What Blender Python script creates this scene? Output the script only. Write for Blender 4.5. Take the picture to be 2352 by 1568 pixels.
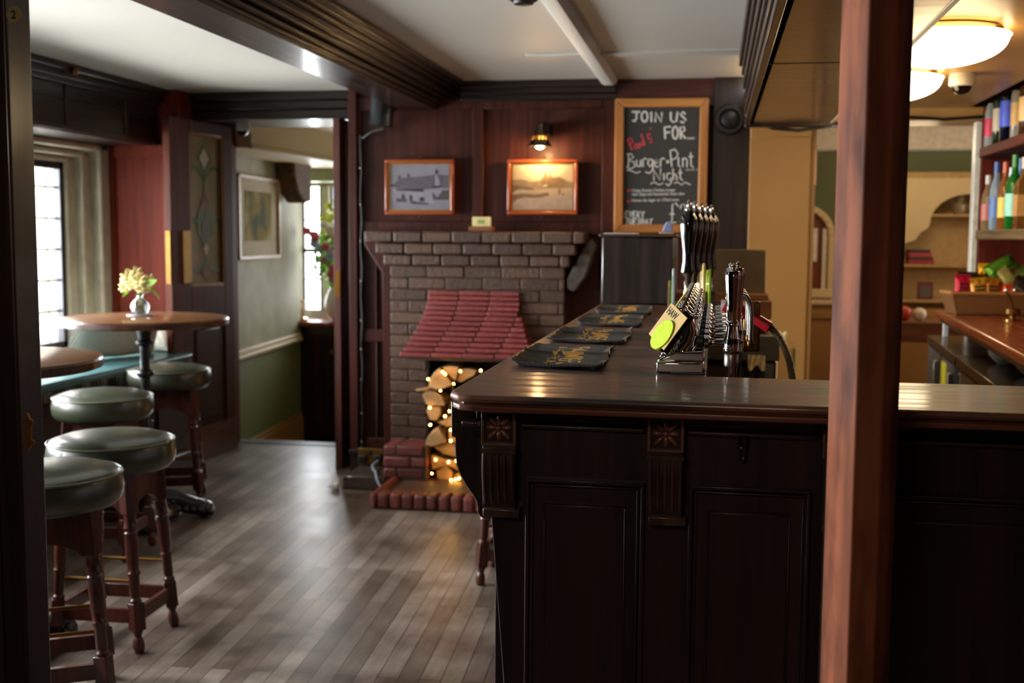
import bpy, math, random
from mathutils import Vector, Matrix
PI = math.pi
for o in list(bpy.data.objects): bpy.data.objects.remove(o)
S = bpy.context.scene
COL = S.collection
# ---------------------------------------------------------------- camera
FPX = 2600.0; YAW = math.radians(10.1); PIT = math.atan(241/2600.0); ROLL = math.radians(0.37)
CP = Vector((0, 0, 1.35))
fwd = Vector((-math.sin(YAW)*math.cos(PIT), math.cos(YAW)*math.cos(PIT), -math.sin(PIT)))
r0 = Vector((math.cos(YAW), math.sin(YAW), 0)); u0 = r0.cross(fwd)
CR = r0*math.cos(ROLL)+u0*math.sin(ROLL); CU = -r0*math.sin(ROLL)+u0*math.cos(ROLL)
cam = bpy.data.cameras.new('camera'); camo = bpy.data.objects.new('camera', cam); COL.objects.link(camo)
Mc = Matrix((CR, CU, -fwd)).transposed().to_4x4(); Mc.translation = CP
camo.matrix_world = Mc
cam.sensor_width = 36; cam.lens = 36*FPX/2352; cam.clip_start = 0.02
cam.dof.use_dof = True; cam.dof.focus_distance = 2.15; cam.dof.aperture_fstop = 4.6
S.camera = camo
# ---------------------------------------------------------------- view, world, lights
S.view_settings.view_transform = 'Standard'; S.view_settings.look = 'None'
S.view_settings.gamma = 1; S.view_settings.exposure = 1.38
W = bpy.data.worlds.new('world'); S.world = W; W.use_nodes = True
W.node_tree.nodes['Background'].inputs[0].default_value = (0.92, 0.96, 1.0, 1)
W.node_tree.nodes['Background'].inputs[1].default_value = 3.5
def area(name, loc, direction, sx, sy, power, color):
    l = bpy.data.lights.new(name, 'AREA'); l.shape = 'RECTANGLE'; l.size = sx; l.size_y = sy
    l.energy = power; l.color = color
    o = bpy.data.objects.new(name, l); COL.objects.link(o); o.location = loc
    o.rotation_euler = Vector(direction).to_track_quat('-Z', 'Y').to_euler(); return o
DAY = (0.93, 0.965, 1.0)
area('daylight_bay', (-3.95, 4.9, 1.35), (1, 0, -0.12), 2.3, 1.15, 210, DAY)
area('daylight_near', (-3.95, 2.9, 1.35), (1, 0, -0.12), 1.5, 1.15, 210, DAY)
area('daylight_passage', (-3.1, 9.75, 1.25), (0.1, -1, -0.1), 1.3, 1.1, 34, DAY)
area('rear_fill_light', (-0.6, -0.6, 2.15), (0.1, 0.3, -1), 0.6, 0.6, 10, (1, 0.84, 0.68))  # unseen fill added behind the camera to lift the dark bar and post
area('far_room_side_fill', (3.0, 7.2, 1.6), (-1, 0, -0.1), 1.2, 1.0, 5, (1, 0.9, 0.75))  # unseen fill added inside the closed far room, no window on this side
# ---------------------------------------------------------------- pixel helpers (measure the photo)
def ray(x, y): return fwd + CR*((x-1176)/FPX) + CU*((784-y)/FPX)
def pz(x, y, z): d = ray(x, y); return CP + d*((z-CP.z)/d.z)
def py(x, y, Y): d = ray(x, y); return CP + d*((Y-CP.y)/d.y)
# ---------------------------------------------------------------- materials
MC = {}
def lin(c):
    if isinstance(c, str):
        c = [int(c[i:i+2], 16)/255 for i in (0, 2, 4)]
        return tuple((v/12.92 if v <= 0.04045 else ((v+0.055)/1.055)**2.4) for v in c)+(1,)
    return tuple(c)+(1,)
def base(name):
    m = bpy.data.materials.new(name); m.use_nodes = True
    return m, m.node_tree, m.node_tree.nodes['Principled BSDF']
def mat(name, c, rough=0.5, metal=0, noise=0.12, nscale=30, bump=0.0, coat=0, emit=None, es=0, sheen=0):
    if name in MC: return MC[name]
    m, nt, b = base(name); c = lin(c)
    b.inputs['Roughness'].default_value = rough; b.inputs['Metallic'].default_value = metal
    b.inputs['Coat Weight'].default_value = coat; b.inputs['Coat Roughness'].default_value = 0.12
    b.inputs['Sheen Weight'].default_value = sheen
    tc = nt.nodes.new('ShaderNodeTexCoord'); n = nt.nodes.new('ShaderNodeTexNoise'); n.inputs['Scale'].default_value = nscale
    n.inputs['Detail'].default_value = 6
    nt.links.new(tc.outputs['Object'], n.inputs['Vector'])
    r = nt.nodes.new('ShaderNodeValToRGB'); nt.links.new(n.outputs['Fac'], r.inputs[0])
    r.color_ramp.elements[0].position = 0.3; r.color_ramp.elements[1].position = 0.7
    r.color_ramp.elements[0].color = tuple(v*(1-noise) for v in c[:3])+(1,)
    r.color_ramp.elements[1].color = tuple(min(1, v*(1+noise)) for v in c[:3])+(1,)
    nt.links.new(r.outputs[0], b.inputs['Base Color'])
    if bump:
        bp = nt.nodes.new('ShaderNodeBump'); bp.inputs['Strength'].default_value = bump; bp.inputs['Distance'].default_value = 0.004
        nt.links.new(n.outputs['Fac'], bp.inputs['Height']); nt.links.new(bp.outputs[0], b.inputs['Normal'])
    if emit:
        b.inputs['Emission Color'].default_value = lin(emit); b.inputs['Emission Strength'].default_value = es
    MC[name] = m; return m
def wood(name, c1, c2, rough=0.35, axis='z', scale=1.0, coat=0.3, bump=0.05, worn=None, spec=0.35):
    if name in MC: return MC[name]
    m, nt, b = base(name); b.inputs['Specular IOR Level'].default_value = spec; c1 = lin(c1); c2 = lin(c2)
    tc = nt.nodes.new('ShaderNodeTexCoord'); mp = nt.nodes.new('ShaderNodeMapping')
    s = {'x': (1.2, 26, 26), 'y': (26, 1.2, 26), 'z': (26, 26, 1.2)}[axis]
    mp.inputs['Scale'].default_value = tuple(v*scale for v in s)
    nt.links.new(tc.outputs['Object'], mp.inputs['Vector'])
    n = nt.nodes.new('ShaderNodeTexNoise'); n.inputs['Scale'].default_value = 1.6; n.inputs['Detail'].default_value = 8
    n.inputs['Distortion'].default_value = 0.6
    nt.links.new(mp.outputs[0], n.inputs['Vector'])
    r = nt.nodes.new('ShaderNodeValToRGB'); r.color_ramp.elements[0].position = 0.32; r.color_ramp.elements[1].position = 0.68
    r.color_ramp.elements[0].color = c1; r.color_ramp.elements[1].color = c2
    nt.links.new(n.outputs['Fac'], r.inputs[0]); out = r.outputs[0]
    if worn:
        n2 = nt.nodes.new('ShaderNodeTexNoise'); n2.inputs['Scale'].default_value = worn[1]; n2.inputs['Detail'].default_value = 5
        mp2 = nt.nodes.new('ShaderNodeMapping'); mp2.inputs['Scale'].default_value = tuple(1+v*0.12 for v in s)
        nt.links.new(tc.outputs['Object'], mp2.inputs['Vector']); nt.links.new(mp2.outputs[0], n2.inputs['Vector'])
        r2 = nt.nodes.new('ShaderNodeValToRGB'); r2.color_ramp.elements[0].position = 0.48; r2.color_ramp.elements[1].position = 0.66
        mx = nt.nodes.new('ShaderNodeMix'); mx.data_type = 'RGBA'
        nt.links.new(n2.outputs['Fac'], r2.inputs[0]); nt.links.new(r2.outputs[0], mx.inputs[0])
        nt.links.new(out, mx.inputs[6]); mx.inputs[7].default_value = lin(worn[0]); out = mx.outputs[2]
        cw = nt.nodes.new('ShaderNodeMapRange'); cw.inputs['From Min'].default_value = 0.38; cw.inputs['From Max'].default_value = 0.60; cw.inputs['To Min'].default_value = coat*0.15; cw.inputs['To Max'].default_value = coat
        nt.links.new(n.outputs['Fac'], cw.inputs['Value']); nt.links.new(cw.outputs[0], b.inputs['Coat Weight'])
    nt.links.new(out, b.inputs['Base Color'])
    rr = nt.nodes.new('ShaderNodeMapRange'); rr.inputs['To Min'].default_value = max(0.05, rough-0.1); rr.inputs['To Max'].default_value = rough+0.12
    nt.links.new(n.outputs['Fac'], rr.inputs['Value']); nt.links.new(rr.outputs[0], b.inputs['Roughness'])
    b.inputs['Coat Weight'].default_value = coat; b.inputs['Coat Roughness'].default_value = 0.13
    bp = nt.nodes.new('ShaderNodeBump'); bp.inputs['Strength'].default_value = bump*4; bp.inputs['Distance'].default_value = 0.002
    nt.links.new(n.outputs['Fac'], bp.inputs['Height']); nt.links.new(bp.outputs[0], b.inputs['Normal'])
    MC[name] = m; return m
def brick(name, c1, c2, rough=0.5):
    m, nt, b = base(name)
    g = nt.nodes.new('ShaderNodeNewGeometry'); tc = nt.nodes.new('ShaderNodeTexCoord')
    r = nt.nodes.new('ShaderNodeValToRGB'); r.color_ramp.elements[0].color = lin(c1); r.color_ramp.elements[1].color = lin(c2)
    nt.links.new(g.outputs['Random Per Island'], r.inputs[0])
    n = nt.nodes.new('ShaderNodeTexNoise'); n.inputs['Scale'].default_value = 60; n.inputs['Detail'].default_value = 8
    nt.links.new(tc.outputs['Object'], n.inputs['Vector'])
    mx = nt.nodes.new('ShaderNodeMix'); mx.data_type = 'RGBA'; mx.blend_type = 'MULTIPLY'; mx.inputs[0].default_value = 0.6
    r2 = nt.nodes.new('ShaderNodeValToRGB'); r2.color_ramp.elements[0].color = (0.45, 0.42, 0.4, 1); r2.color_ramp.elements[0].position = 0.3; r2.color_ramp.elements[1].position = 0.65
    nt.links.new(n.outputs['Fac'], r2.inputs[0]); nt.links.new(r.outputs[0], mx.inputs[6]); nt.links.new(r2.outputs[0], mx.inputs[7])
    nt.links.new(mx.outputs[2], b.inputs['Base Color']); b.inputs['Roughness'].default_value = rough
    bp = nt.nodes.new('ShaderNodeBump'); bp.inputs['Strength'].default_value = 0.7; bp.inputs['Distance'].default_value = 0.006
    nt.links.new(n.outputs['Fac'], bp.inputs['Height']); nt.links.new(bp.outputs[0], b.inputs['Normal'])
    MC[name] = m; return m
def glassy(name, c=(1, 1, 1), gloss=0.08, rough=0.02):
    if name in MC: return MC[name]
    m = bpy.data.materials.new(name); m.use_nodes = True; nt = m.node_tree; nt.nodes.clear()
    o = nt.nodes.new('ShaderNodeOutputMaterial'); t = nt.nodes.new('ShaderNodeBsdfTransparent'); t.inputs[0].default_value = lin(c)
    g = nt.nodes.new('ShaderNodeBsdfGlossy'); g.inputs['Roughness'].default_value = rough
    lw = nt.nodes.new('ShaderNodeLayerWeight'); lw.inputs[0].default_value = gloss+0.2
    ma = nt.nodes.new('ShaderNodeMath'); ma.operation = 'MULTIPLY_ADD'; ma.inputs[1].default_value = 0.6; ma.inputs[2].default_value = gloss
    nt.links.new(lw.outputs['Fresnel'], ma.inputs[0])
    mx = nt.nodes.new('ShaderNodeMixShader'); nt.links.new(ma.outputs[0], mx.inputs[0])
    nt.links.new(t.outputs[0], mx.inputs[1]); nt.links.new(g.outputs[0], mx.inputs[2]); nt.links.new(mx.outputs[0], o.inputs[0])
    MC[name] = m; return m
def bottleglass(name, c, rough=0.05):
    if name in MC: return MC[name]
    m, nt, b = base(name); b.inputs['Base Color'].default_value = lin(c); b.inputs['Roughness'].default_value = rough
    b.inputs['Transmission Weight'].default_value = 0.65; b.inputs['IOR'].default_value = 1.45
    MC[name] = m; return m
def floor_mat():
    m, nt, b = base('worn_oak_boards')
    tc = nt.nodes.new('ShaderNodeTexCoord'); mp = nt.nodes.new('ShaderNodeMapping')
    mp.inputs['Rotation'].default_value = (0, 0, math.radians(-93.5))
    nt.links.new(tc.outputs['Object'], mp.inputs['Vector'])
    br = nt.nodes.new('ShaderNodeTexBrick'); br.inputs['Scale'].default_value = 1.0
    br.inputs['Brick Width'].default_value = 1.1; br.inputs['Row Height'].default_value = 0.066
    br.inputs['Mortar Size'].default_value = 0.0016; br.inputs['Mortar Smooth'].default_value = 0.2
    br.offset = 0.37; br.inputs['Bias'].default_value = 0.0
    br.inputs['Color1'].default_value = lin('6c5c4e'); br.inputs['Color2'].default_value = lin('a29488')
    br.inputs['Mortar'].default_value = lin('1a120d')
    nt.links.new(mp.outputs[0], br.inputs['Vector'])
    n = nt.nodes.new('ShaderNodeTexNoise'); n.inputs['Scale'].default_value = 2.6; n.inputs['Detail'].default_value = 7; n.inputs['Roughness'].default_value = 0.65
    nt.links.new(tc.outputs['Object'], n.inputs['Vector'])
    r = nt.nodes.new('ShaderNodeValToRGB'); r.color_ramp.elements[0].position = 0.35; r.color_ramp.elements[1].position = 0.68
    r.color_ramp.elements[0].color = lin('6e584c'); r.color_ramp.elements[1].color = (1, 1, 1, 1)
    nt.links.new(n.outputs['Fac'], r.inputs[0])
    mx = nt.nodes.new('ShaderNodeMix'); mx.data_type = 'RGBA'; mx.blend_type = 'MULTIPLY'; mx.inputs[0].default_value = 0.85
    nt.links.new(br.outputs['Color'], mx.inputs[6]); nt.links.new(r.outputs[0], mx.inputs[7])
    mp2 = nt.nodes.new('ShaderNodeMapping'); mp2.inputs['Scale'].default_value = (30, 2, 1); nt.links.new(tc.outputs['Object'], mp2.inputs['Vector'])
    n2 = nt.nodes.new('ShaderNodeTexNoise'); n2.inputs['Scale'].default_value = 2; n2.inputs['Detail'].default_value = 6; nt.links.new(mp2.outputs[0], n2.inputs['Vector'])
    mx2 = nt.nodes.new('ShaderNodeMix'); mx2.data_type = 'RGBA'; mx2.blend_type = 'OVERLAY'; mx2.inputs[0].default_value = 0.4
    nt.links.new(mx.outputs[2], mx2.inputs[6]); nt.links.new(n2.outputs['Fac'], mx2.inputs[7])
    nt.links.new(mx2.outputs[2], b.inputs['Base Color'])
    rr = nt.nodes.new('ShaderNodeMapRange'); rr.inputs['To Min'].default_value = 0.2; rr.inputs['To Max'].default_value = 0.45
    nt.links.new(n.outputs['Fac'], rr.inputs['Value']); nt.links.new(rr.outputs[0], b.inputs['Roughness'])
    bp = nt.nodes.new('ShaderNodeBump'); bp.inputs['Strength'].default_value = 0.25; bp.inputs['Distance'].default_value = 0.002
    nt.links.new(n2.outputs['Fac'], bp.inputs['Height']); nt.links.new(bp.outputs[0], b.inputs['Normal'])
    MC['floor'] = m; return m
def lattice_fabric(name, c1, c2, sc):
    m, nt, b = base(name); tc = nt.nodes.new('ShaderNodeTexCoord'); v = nt.nodes.new('ShaderNodeTexVoronoi')
    v.inputs['Scale'].default_value = sc; v.inputs['Randomness'].default_value = 0
    nt.links.new(tc.outputs['Object'], v.inputs['Vector'])
    r = nt.nodes.new('ShaderNodeValToRGB'); r.color_ramp.elements[0].position = 0.3; r.color_ramp.elements[1].position = 0.42
    r.color_ramp.elements[0].color = lin(c2); r.color_ramp.elements[1].color = lin(c1)
    nt.links.new(v.outputs['Distance'], r.inputs[0]); nt.links.new(r.outputs[0], b.inputs['Base Color'])
    b.inputs['Roughness'].default_value = 0.9; MC[name] = m; return m
def stripes(name, c1, c2, axis, sc, rough=0.6):
    m, nt, b = base(name); tc = nt.nodes.new('ShaderNodeTexCoord'); w = nt.nodes.new('ShaderNodeTexWave')
    w.bands_direction = axis; w.inputs['Scale'].default_value = sc; w.inputs['Distortion'].default_value = 1.5; w.inputs['Detail'].default_value = 3
    nt.links.new(tc.outputs['Object'], w.inputs['Vector'])
    r = nt.nodes.new('ShaderNodeValToRGB'); r.color_ramp.elements[0].color = lin(c1); r.color_ramp.elements[1].color = lin(c2)
    nt.links.new(w.outputs['Fac'], r.inputs[0]); nt.links.new(r.outputs[0], b.inputs['Base Color'])
    bp = nt.nodes.new('ShaderNodeBump'); bp.inputs['Strength'].default_value = 0.8; bp.inputs['Distance'].default_value = 0.004
    nt.links.new(w.outputs['Fac'], bp.inputs['Height']); nt.links.new(bp.outputs[0], b.inputs['Normal'])
    b.inputs['Roughness'].default_value = rough; MC[name] = m; return m
MAHO = wood('mahogany', '2b120b', '461d12', 0.48, 'z', coat=0.03, spec=0.2)
MAHOX = wood('mahogany_across', '2c130d', '4f2216', 0.38, 'x')
MAHOY = wood('mahogany_along', '2c130d', '4f2216', 0.38, 'y')
REDW = wood('red_panel', '521a0e', '6e2a18', 0.6, 'z', coat=0.0, spec=0.15)
DARK = wood('dark_oak', '160e0a', '2a1a12', 0.35, 'z')
DARKX = wood('dark_oak_across', '120b08', '241610', 0.35, 'x')
DARKY = wood('dark_oak_along', '160d09', '271811', 0.36, 'y', coat=0.25, bump=0.12)
BARF = wood('bar_front_wood', '180c09', '29140f', 0.42, 'z', coat=0.2)
BARFX = wood('bar_front_rail_wood', '1e100c', '331b14', 0.42, 'x', coat=0.2)
BART = wood('bar_top_wood', '4a2810', '7c4824', 0.55, 'x', 1.0, 0.45, 0.14, ('2e190e', 3.0), spec=0.45)
BARE = wood('bar_edge_wood', '3f1f12', '6b3a20', 0.4, 'x', 1.0, 0.3, 0.05)
POSTM = wood('post_wood', '5a2c18', '96573a', 0.65, 'z', 0.7, 0.0, 0.08, ('4a2414', 4.0), spec=0.12)
STOOLW = wood('stool_wood', '32150f', '56271a', 0.35, 'z')
TABT = wood('table_top_wood', '6b4126', '8e5f3a', 0.3, 'x', 0.6, 0.4)
PINE = wood('pine_frame', '8a5424', 'b0753a', 0.45, 'z', 0.8, 0.1)
PINEX = wood('pine_frame_across', '8a5424', 'b0753a', 0.45, 'x', 0.8, 0.1)
CANOPY = wood('canopy_boards', '3c2a1a', '5a412a', 0.3, 'x', 0.5, 0.5)
CTOP = wood('back_counter_wood', '7a2f18', '9c4a28', 0.25, 'y', 0.6, 0.6)
CRATE = wood('crate_wood', '5a3520', '85552f', 0.55, 'x', 0.8, 0)
PICF = wood('picture_frame_wood', '7a3417', '9a4a22', 0.3, 'x', 0.8, 0.5)
FLOOR = floor_mat()
PLAST = mat('ceiling_plaster', 'b9b5ab', 0.55, noise=0.05, nscale=1.5, bump=0.1)
CREAM = mat('cream_paint', '9c7038', 0.5, noise=0.04, nscale=4)
CREAMP = mat('pale_cream_paint', 'cbb88f', 0.5, noise=0.04, nscale=4)
TANC = mat('bar_ceiling_paint', 'b48b50', 0.4, noise=0.12, nscale=3)
GREENW = mat('sage_plaster', '9a9572', 0.7, noise=0.14, nscale=6, bump=0.2)
GREENL = mat('olive_paint', '6f7346', 0.6, noise=0.05, nscale=5)
GREEND = mat('deep_green_paint', '56603c', 0.6, noise=0.05, nscale=5)
STONE = mat('window_stone', '9c937f', 0.75, noise=0.14, nscale=12, bump=0.3)
IRON = mat('casement_iron', '24262a', 0.5)
CAST = mat('cast_iron', '15161a', 0.28, 0.3, coat=0.4)
LEATH = mat('green_leather', '34392a', 0.32, noise=0.15, nscale=9, coat=0.25, bump=0.05)
TEAL = mat('teal_leather', '4a7478', 0.3, noise=0.08, nscale=9)
PIPING = mat('seat_piping', '5a5c48', 0.4)
RUCHE = mat('ruched_border', '4d4630', 0.6, noise=0.4, nscale=60, bump=0.6)
BRASS = mat('brass', 'a88248', 0.3, 1.0)
BRASSD = mat('aged_brass', '7a5426', 0.4, 1.0)
CHROME = mat('chrome', 'd9d6d2', 0.07, 1.0, noise=0.02)
STEEL = mat('brushed_steel', '8e8a84', 0.35, 1.0)
BLACK = mat('black_gloss', '08080a', 0.12, coat=0.6)
BLACKM = mat('black_matt', '101012', 0.5)
WHITE = mat('white_plastic', 'd8d6d0', 0.4)
MORTAR = mat('fireplace_mortar', '3c2a1c', 0.8, noise=0.2, nscale=40, bump=0.3)
BRK = brick('brown_brick', '422a1a', '5c402b', 0.55)
BRKR = brick('red_brick', '5e2a24', '8a463c', 0.45)
HOODB = brick('red_hood_tile', '7a2a28', '923a34', 0.5)
SOOT = mat('soot', '0c0a09', 0.9)
CHALK = mat('chalk_white', 'c9c6bd', 0.9, noise=0.3, nscale=200)
CHALKR = mat('chalk_red', 'b03a44', 0.9, noise=0.3, nscale=200)
BOARD = mat('blackboard', '2d2b26', 0.7, noise=0.08, nscale=5)
TOWEL = mat('towel_charcoal', '403c36', 0.95, noise=0.5, nscale=350, bump=0.9)
TOWELE = mat('towel_hem', '4a3a26', 0.95, noise=0.3, nscale=200)
GOLD = mat('towel_gold', 'c08c34', 0.9, noise=0.35, nscale=400)
PANE = glassy('window_pane_glass')
CLEARG = glassy('clear_glass', (0.93, 0.97, 0.98), 0.12)
# ---------------------------------------------------------------- mesh builder
ROOTM = {}
class MB:
    def __init__(s): s.v = []; s.f = []; s.m = []
    def add(s, vs, fs, m=0, M=None):
        k = len(s.v)
        for p in vs:
            p = Vector(p); s.v.append(M @ p if M else p)
        for f in fs: s.f.append([k+i for i in f]); s.m.append(m)
        return s
    def box(s, x0, x1, y0, y1, z0, z1, m=0, M=None):
        x0, x1 = sorted((x0, x1)); y0, y1 = sorted((y0, y1)); z0, z1 = sorted((z0, z1))
        vs = [(x, y, z) for z in (z0, z1) for y in (y0, y1) for x in (x0, x1)]
        return s.add(vs, [(0, 2, 3, 1), (4, 5, 7, 6), (0, 1, 5, 4), (2, 6, 7, 3), (0, 4, 6, 2), (1, 3, 7, 5)], m, M)
    def prism(s, poly, axis, a, b, m=0, M=None):
        def P(p, t): return {'x': (t, p[0], p[1]), 'y': (p[0], t, p[1]), 'z': (p[0], p[1], t)}[axis]
        n = len(poly); ar = sum(poly[i][0]*poly[(i+1) % n][1]-poly[(i+1) % n][0]*poly[i][1] for i in range(n))
        if ar < 0: poly = poly[::-1]
        vs = [P(p, a) for p in poly]+[P(p, b) for p in poly]
        fs = [list(range(n))[::-1], list(range(n, 2*n))]+[(i, (i+1) % n, n+(i+1) % n, n+i) for i in range(n)]
        flip = (axis == 'y') != (b < a)
        if flip: fs = [tuple(reversed(f)) for f in fs]
        return s.add(vs, fs, m, M)
    def lathe(s, prof, seg=24, m=0, M=None, c=(0, 0, 0)):
        vs = []; fs = []; n = len(prof)
        for r, z in prof:
            for k in range(seg):
                a = 2*PI*k/seg; vs.append((c[0]+max(r, 1e-5)*math.cos(a), c[1]+max(r, 1e-5)*math.sin(a), c[2]+z))
        for i in range(n-1):
            for k in range(seg):
                fs.append((i*seg+k, i*seg+(k+1) % seg, (i+1)*seg+(k+1) % seg, (i+1)*seg+k))
        fs.append(tuple(reversed(range(seg)))); fs.append(tuple(range((n-1)*seg, n*seg)))
        return s.add(vs, fs, m, M)
    def rod(s, a, b, r, seg=10, m=0, r2=None):
        return s.tube([a, b], r, seg, m, r2)
    def tube(s, pts, r, seg=8, m=0, r2=None, flat=None):
        pts = [Vector(p) for p in pts]; n = len(pts); vs = []; fs = []
        up = None
        for i, p in enumerate(pts):
            t = (pts[min(i+1, n-1)]-pts[max(i-1, 0)])
            t = t.normalized() if t.length > 1e-9 else Vector((0, 0, 1))
            if up is None or abs(up.dot(t)) > 0.98:
                up = Vector((0, 0, 1)) if abs(t.z) < 0.9 else Vector((1, 0, 0))
            u = (up-t*up.dot(t)).normalized(); w = t.cross(u); up = u
            rr = r if r2 is None else r+(r2-r)*i/(n-1)
            for k in range(seg):
                a = 2*PI*k/seg
                d = u*math.cos(a)*rr+w*math.sin(a)*rr
                if flat: d = d-flat*(d.dot(flat)*0.8)
                vs.append(p+d)
        for i in range(n-1):
            for k in range(seg): fs.append((i*seg+k, i*seg+(k+1) % seg, (i+1)*seg+(k+1) % seg, (i+1)*seg+k))
        fs.append(tuple(reversed(range(seg)))); fs.append(tuple(range((n-1)*seg, n*seg)))
        return s.add(vs, fs, m)
    def ball(s, c, r, sx=1, sy=1, sz=1, seg=14, m=0, M=None):
        prof = [(math.sin(PI*i/8), -math.cos(PI*i/8)) for i in range(9)]
        T = Matrix.Translation(c) @ Matrix.Diagonal((r*sx, r*sy, r*sz, 1))
        if M is not None: T = M @ T
        return s.lathe(prof, seg, m, T)
    def build(s, name, mats, parent=None, bevel=0, sub=0, ang=0.7, seg=2):
        if not isinstance(mats, (list, tuple)): mats = [mats]
        me = bpy.data.meshes.new(name)
        inv = None
        if parent is not None:
            W_ = ROOTM.get(parent.name)
            inv = W_.inverted() if W_ is not None else None
        me.from_pydata([(inv @ v if inv else v) for v in s.v], [], s.f)
        for mm in mats: me.materials.append(mm)
        for p, mi in zip(me.polygons, s.m): p.material_index = mi; p.use_smooth = True
        me.update(); me.set_sharp_from_angle(angle=ang)
        o = bpy.data.objects.new(name, me); COL.objects.link(o)
        if parent is not None:
            o.parent = parent
            if parent.name in ROOTM: ROOTM[o.name] = ROOTM[parent.name]
        if bevel:
            b = o.modifiers.new('bevel', 'BEVEL'); b.width = bevel; b.segments = seg; b.limit_method = 'ANGLE'; b.angle_limit = 0.6
        if sub:
            b = o.modifiers.new('sub', 'SUBSURF'); b.levels = sub; b.render_levels = sub
        return o
def tag(o, label=None, cat=None, group=None, kind=None):
    if label: o['label'] = label
    if cat: o['category'] = cat
    if group: o['group'] = group
    if kind: o['kind'] = kind
    return o
def thing(name, label, cat, loc=(0, 0, 0), rz=0, group=None, kind=None):
    o = bpy.data.objects.new(name, None); COL.objects.link(o); o.location = loc; o.rotation_euler = (0, 0, rz)
    o.empty_display_size = 0.05
    ROOTM[o.name] = Matrix.Translation(loc) @ Matrix.Rotation(rz, 4, 'Z')
    return tag(o, label, cat, group, kind)
def struct(name, label, cat, mb, mats, bevel=0, **k):
    o = mb.build(name, mats, None, bevel, **k); return tag(o, label, cat, None, 'structure')
def dup(root, loc, rz, label, group=None):
    def cp(o, par):
        c = o.copy(); COL.objects.link(c); c.parent = par
        for ch in list(o.children): cp(ch, c)
        return c
    r = cp(root, None); r.location = loc; r.rotation_euler = (0, 0, rz); r['label'] = label
    if group: r['group'] = group
    return r
def textmesh(body, size, bold=0.0, align='LEFT', sx=1.0, shear=0.0, ext=0.0):
    c = bpy.data.curves.new('t', 'FONT'); c.body = body; c.size = size; c.offset = bold; c.align_x = align
    c.extrude = ext; c.shear = shear; c.resolution_u = 3
    o = bpy.data.objects.new('t', c); COL.objects.link(o)
    dg = bpy.context.evaluated_depsgraph_get(); me = bpy.data.meshes.new_from_object(o.evaluated_get(dg))
    vs = [Vector((v.co.x*sx, v.co.y, v.co.z)) for v in me.vertices]; me.calc_loop_triangles(); fs = [list(p.vertices) for p in me.loop_triangles]
    bpy.data.objects.remove(o); bpy.data.curves.remove(c); bpy.data.meshes.remove(me)
    return vs, fs
def frame_mould(mb, x0, x1, z0, z1, y, w, d, m=0):   # raised rectangular moulding facing -Y, front at y-d
    mb.box(x0, x1, y-d, y+0.002, z1-w, z1, m); mb.box(x0, x1, y-d, y+0.002, z0, z0+w, m)
    mb.box(x0, x0+w, y-d, y+0.002, z0+w, z1-w, m); mb.box(x1-w, x1, y-d, y+0.002, z0+w, z1-w, m)
rnd = random.Random(4)
CZ = 2.17
# ================================================================ SHELL
struct('floor', 'worn narrow oak floorboards of the bar room', 'floor', MB().box(-3.7, 1.7, -1.8, 6.95, -0.05, 0), FLOOR)
struct('ceiling', 'off-white plaster ceiling of the main room', 'ceiling', MB().box(-3.7, 0.14, 1.35, 6.4, CZ, CZ+0.1), PLAST)
struct('ceiling_bar', 'tan painted low ceiling above the staff side of the bar', 'ceiling', MB().box(0.14, 1.7, 1.35, 6.2, 2.0, 2.1), TANC)
struct('ceiling_rear', 'dark ceiling behind the camera opening', 'ceiling', MB().box(-3.7, 1.7, -1.9, 1.35, CZ, CZ+0.1), DARKX)
struct('wall_rear', 'dark wall behind the viewer', 'wall', MB().box(-3.7, 1.7, -1.9, -1.8, -0.05, CZ), DARK)
struct('wall_right', 'dark panelled wall behind the back bar shelves', 'wall', MB().box(1.6, 1.7, -1.8, 6.2, -0.05, CZ), MAHOY)
struct('wall_rear_left', 'dark wall left of the viewer', 'wall', MB().box(-3.8, -3.7, -1.8, 1.5, -0.05, CZ), DARK)
# near opening (left jamb) the camera looks through
mb = MB().box(-3.7, -1.045, 1.52, 1.60, 0, CZ).box(-3.7, -0.985, 1.47, 1.53, 0, CZ).box(-1.07, -1.055, 1.45, 1.48, 0, CZ).box(-1.035, -1.02, 1.462, 1.48, 0, CZ)
jamb = struct('trim_1', 'dark wooden door jamb at the left edge of the view', 'door jamb', mb, DARK, 0.004)
# left wall with bay windows
YW = [(5.39, 5.82), (4.78, 5.21), (4.17, 4.60), (3.3, 3.73), (2.69, 3.12)]
WZ0, WZ1 = 0.72, 1.745
XW = -3.47
mb = MB()
mb.box(-3.75, XW, 1.5, 6.12, 0, WZ0)
mb.box(-3.75, XW, 1.5, 6.12, WZ1+0.11, CZ)
struct('wall_left', 'panelled left wall below and above the stone windows', 'wall', mb, MAHOY)
mb = MB().box(-3.47, -3.15, 1.6, 6.3, 1.855, CZ)
for z0, z1, x in ((2.135, 2.17, -3.085), (2.10, 2.137, -3.11), (2.075, 2.102, -3.125), (2.0, 2.008, -3.143), (1.855, 1.885, -3.142)): mb.box(-3.2, x, 1.6, 6.3, z0, z1)
for y in (4.0, 4.6, 5.15, 5.72): mb.box(-3.2, -3.141, y, y+0.022, 1.87, 2.09)
struct('trim_2', 'dark panelled frieze and crown moulding above the left windows', 'frieze', mb, DARKY, 0.004)
k = thing('crown_ornament', 'small round wooden knob on the crown moulding above the left window', 'knob', (-3.085, 5.125, 2.142))
MB().ball((-3.075, 5.125, 2.135), 0.022, 1, 1, 1).build('knob', BRASSD, k)
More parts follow.
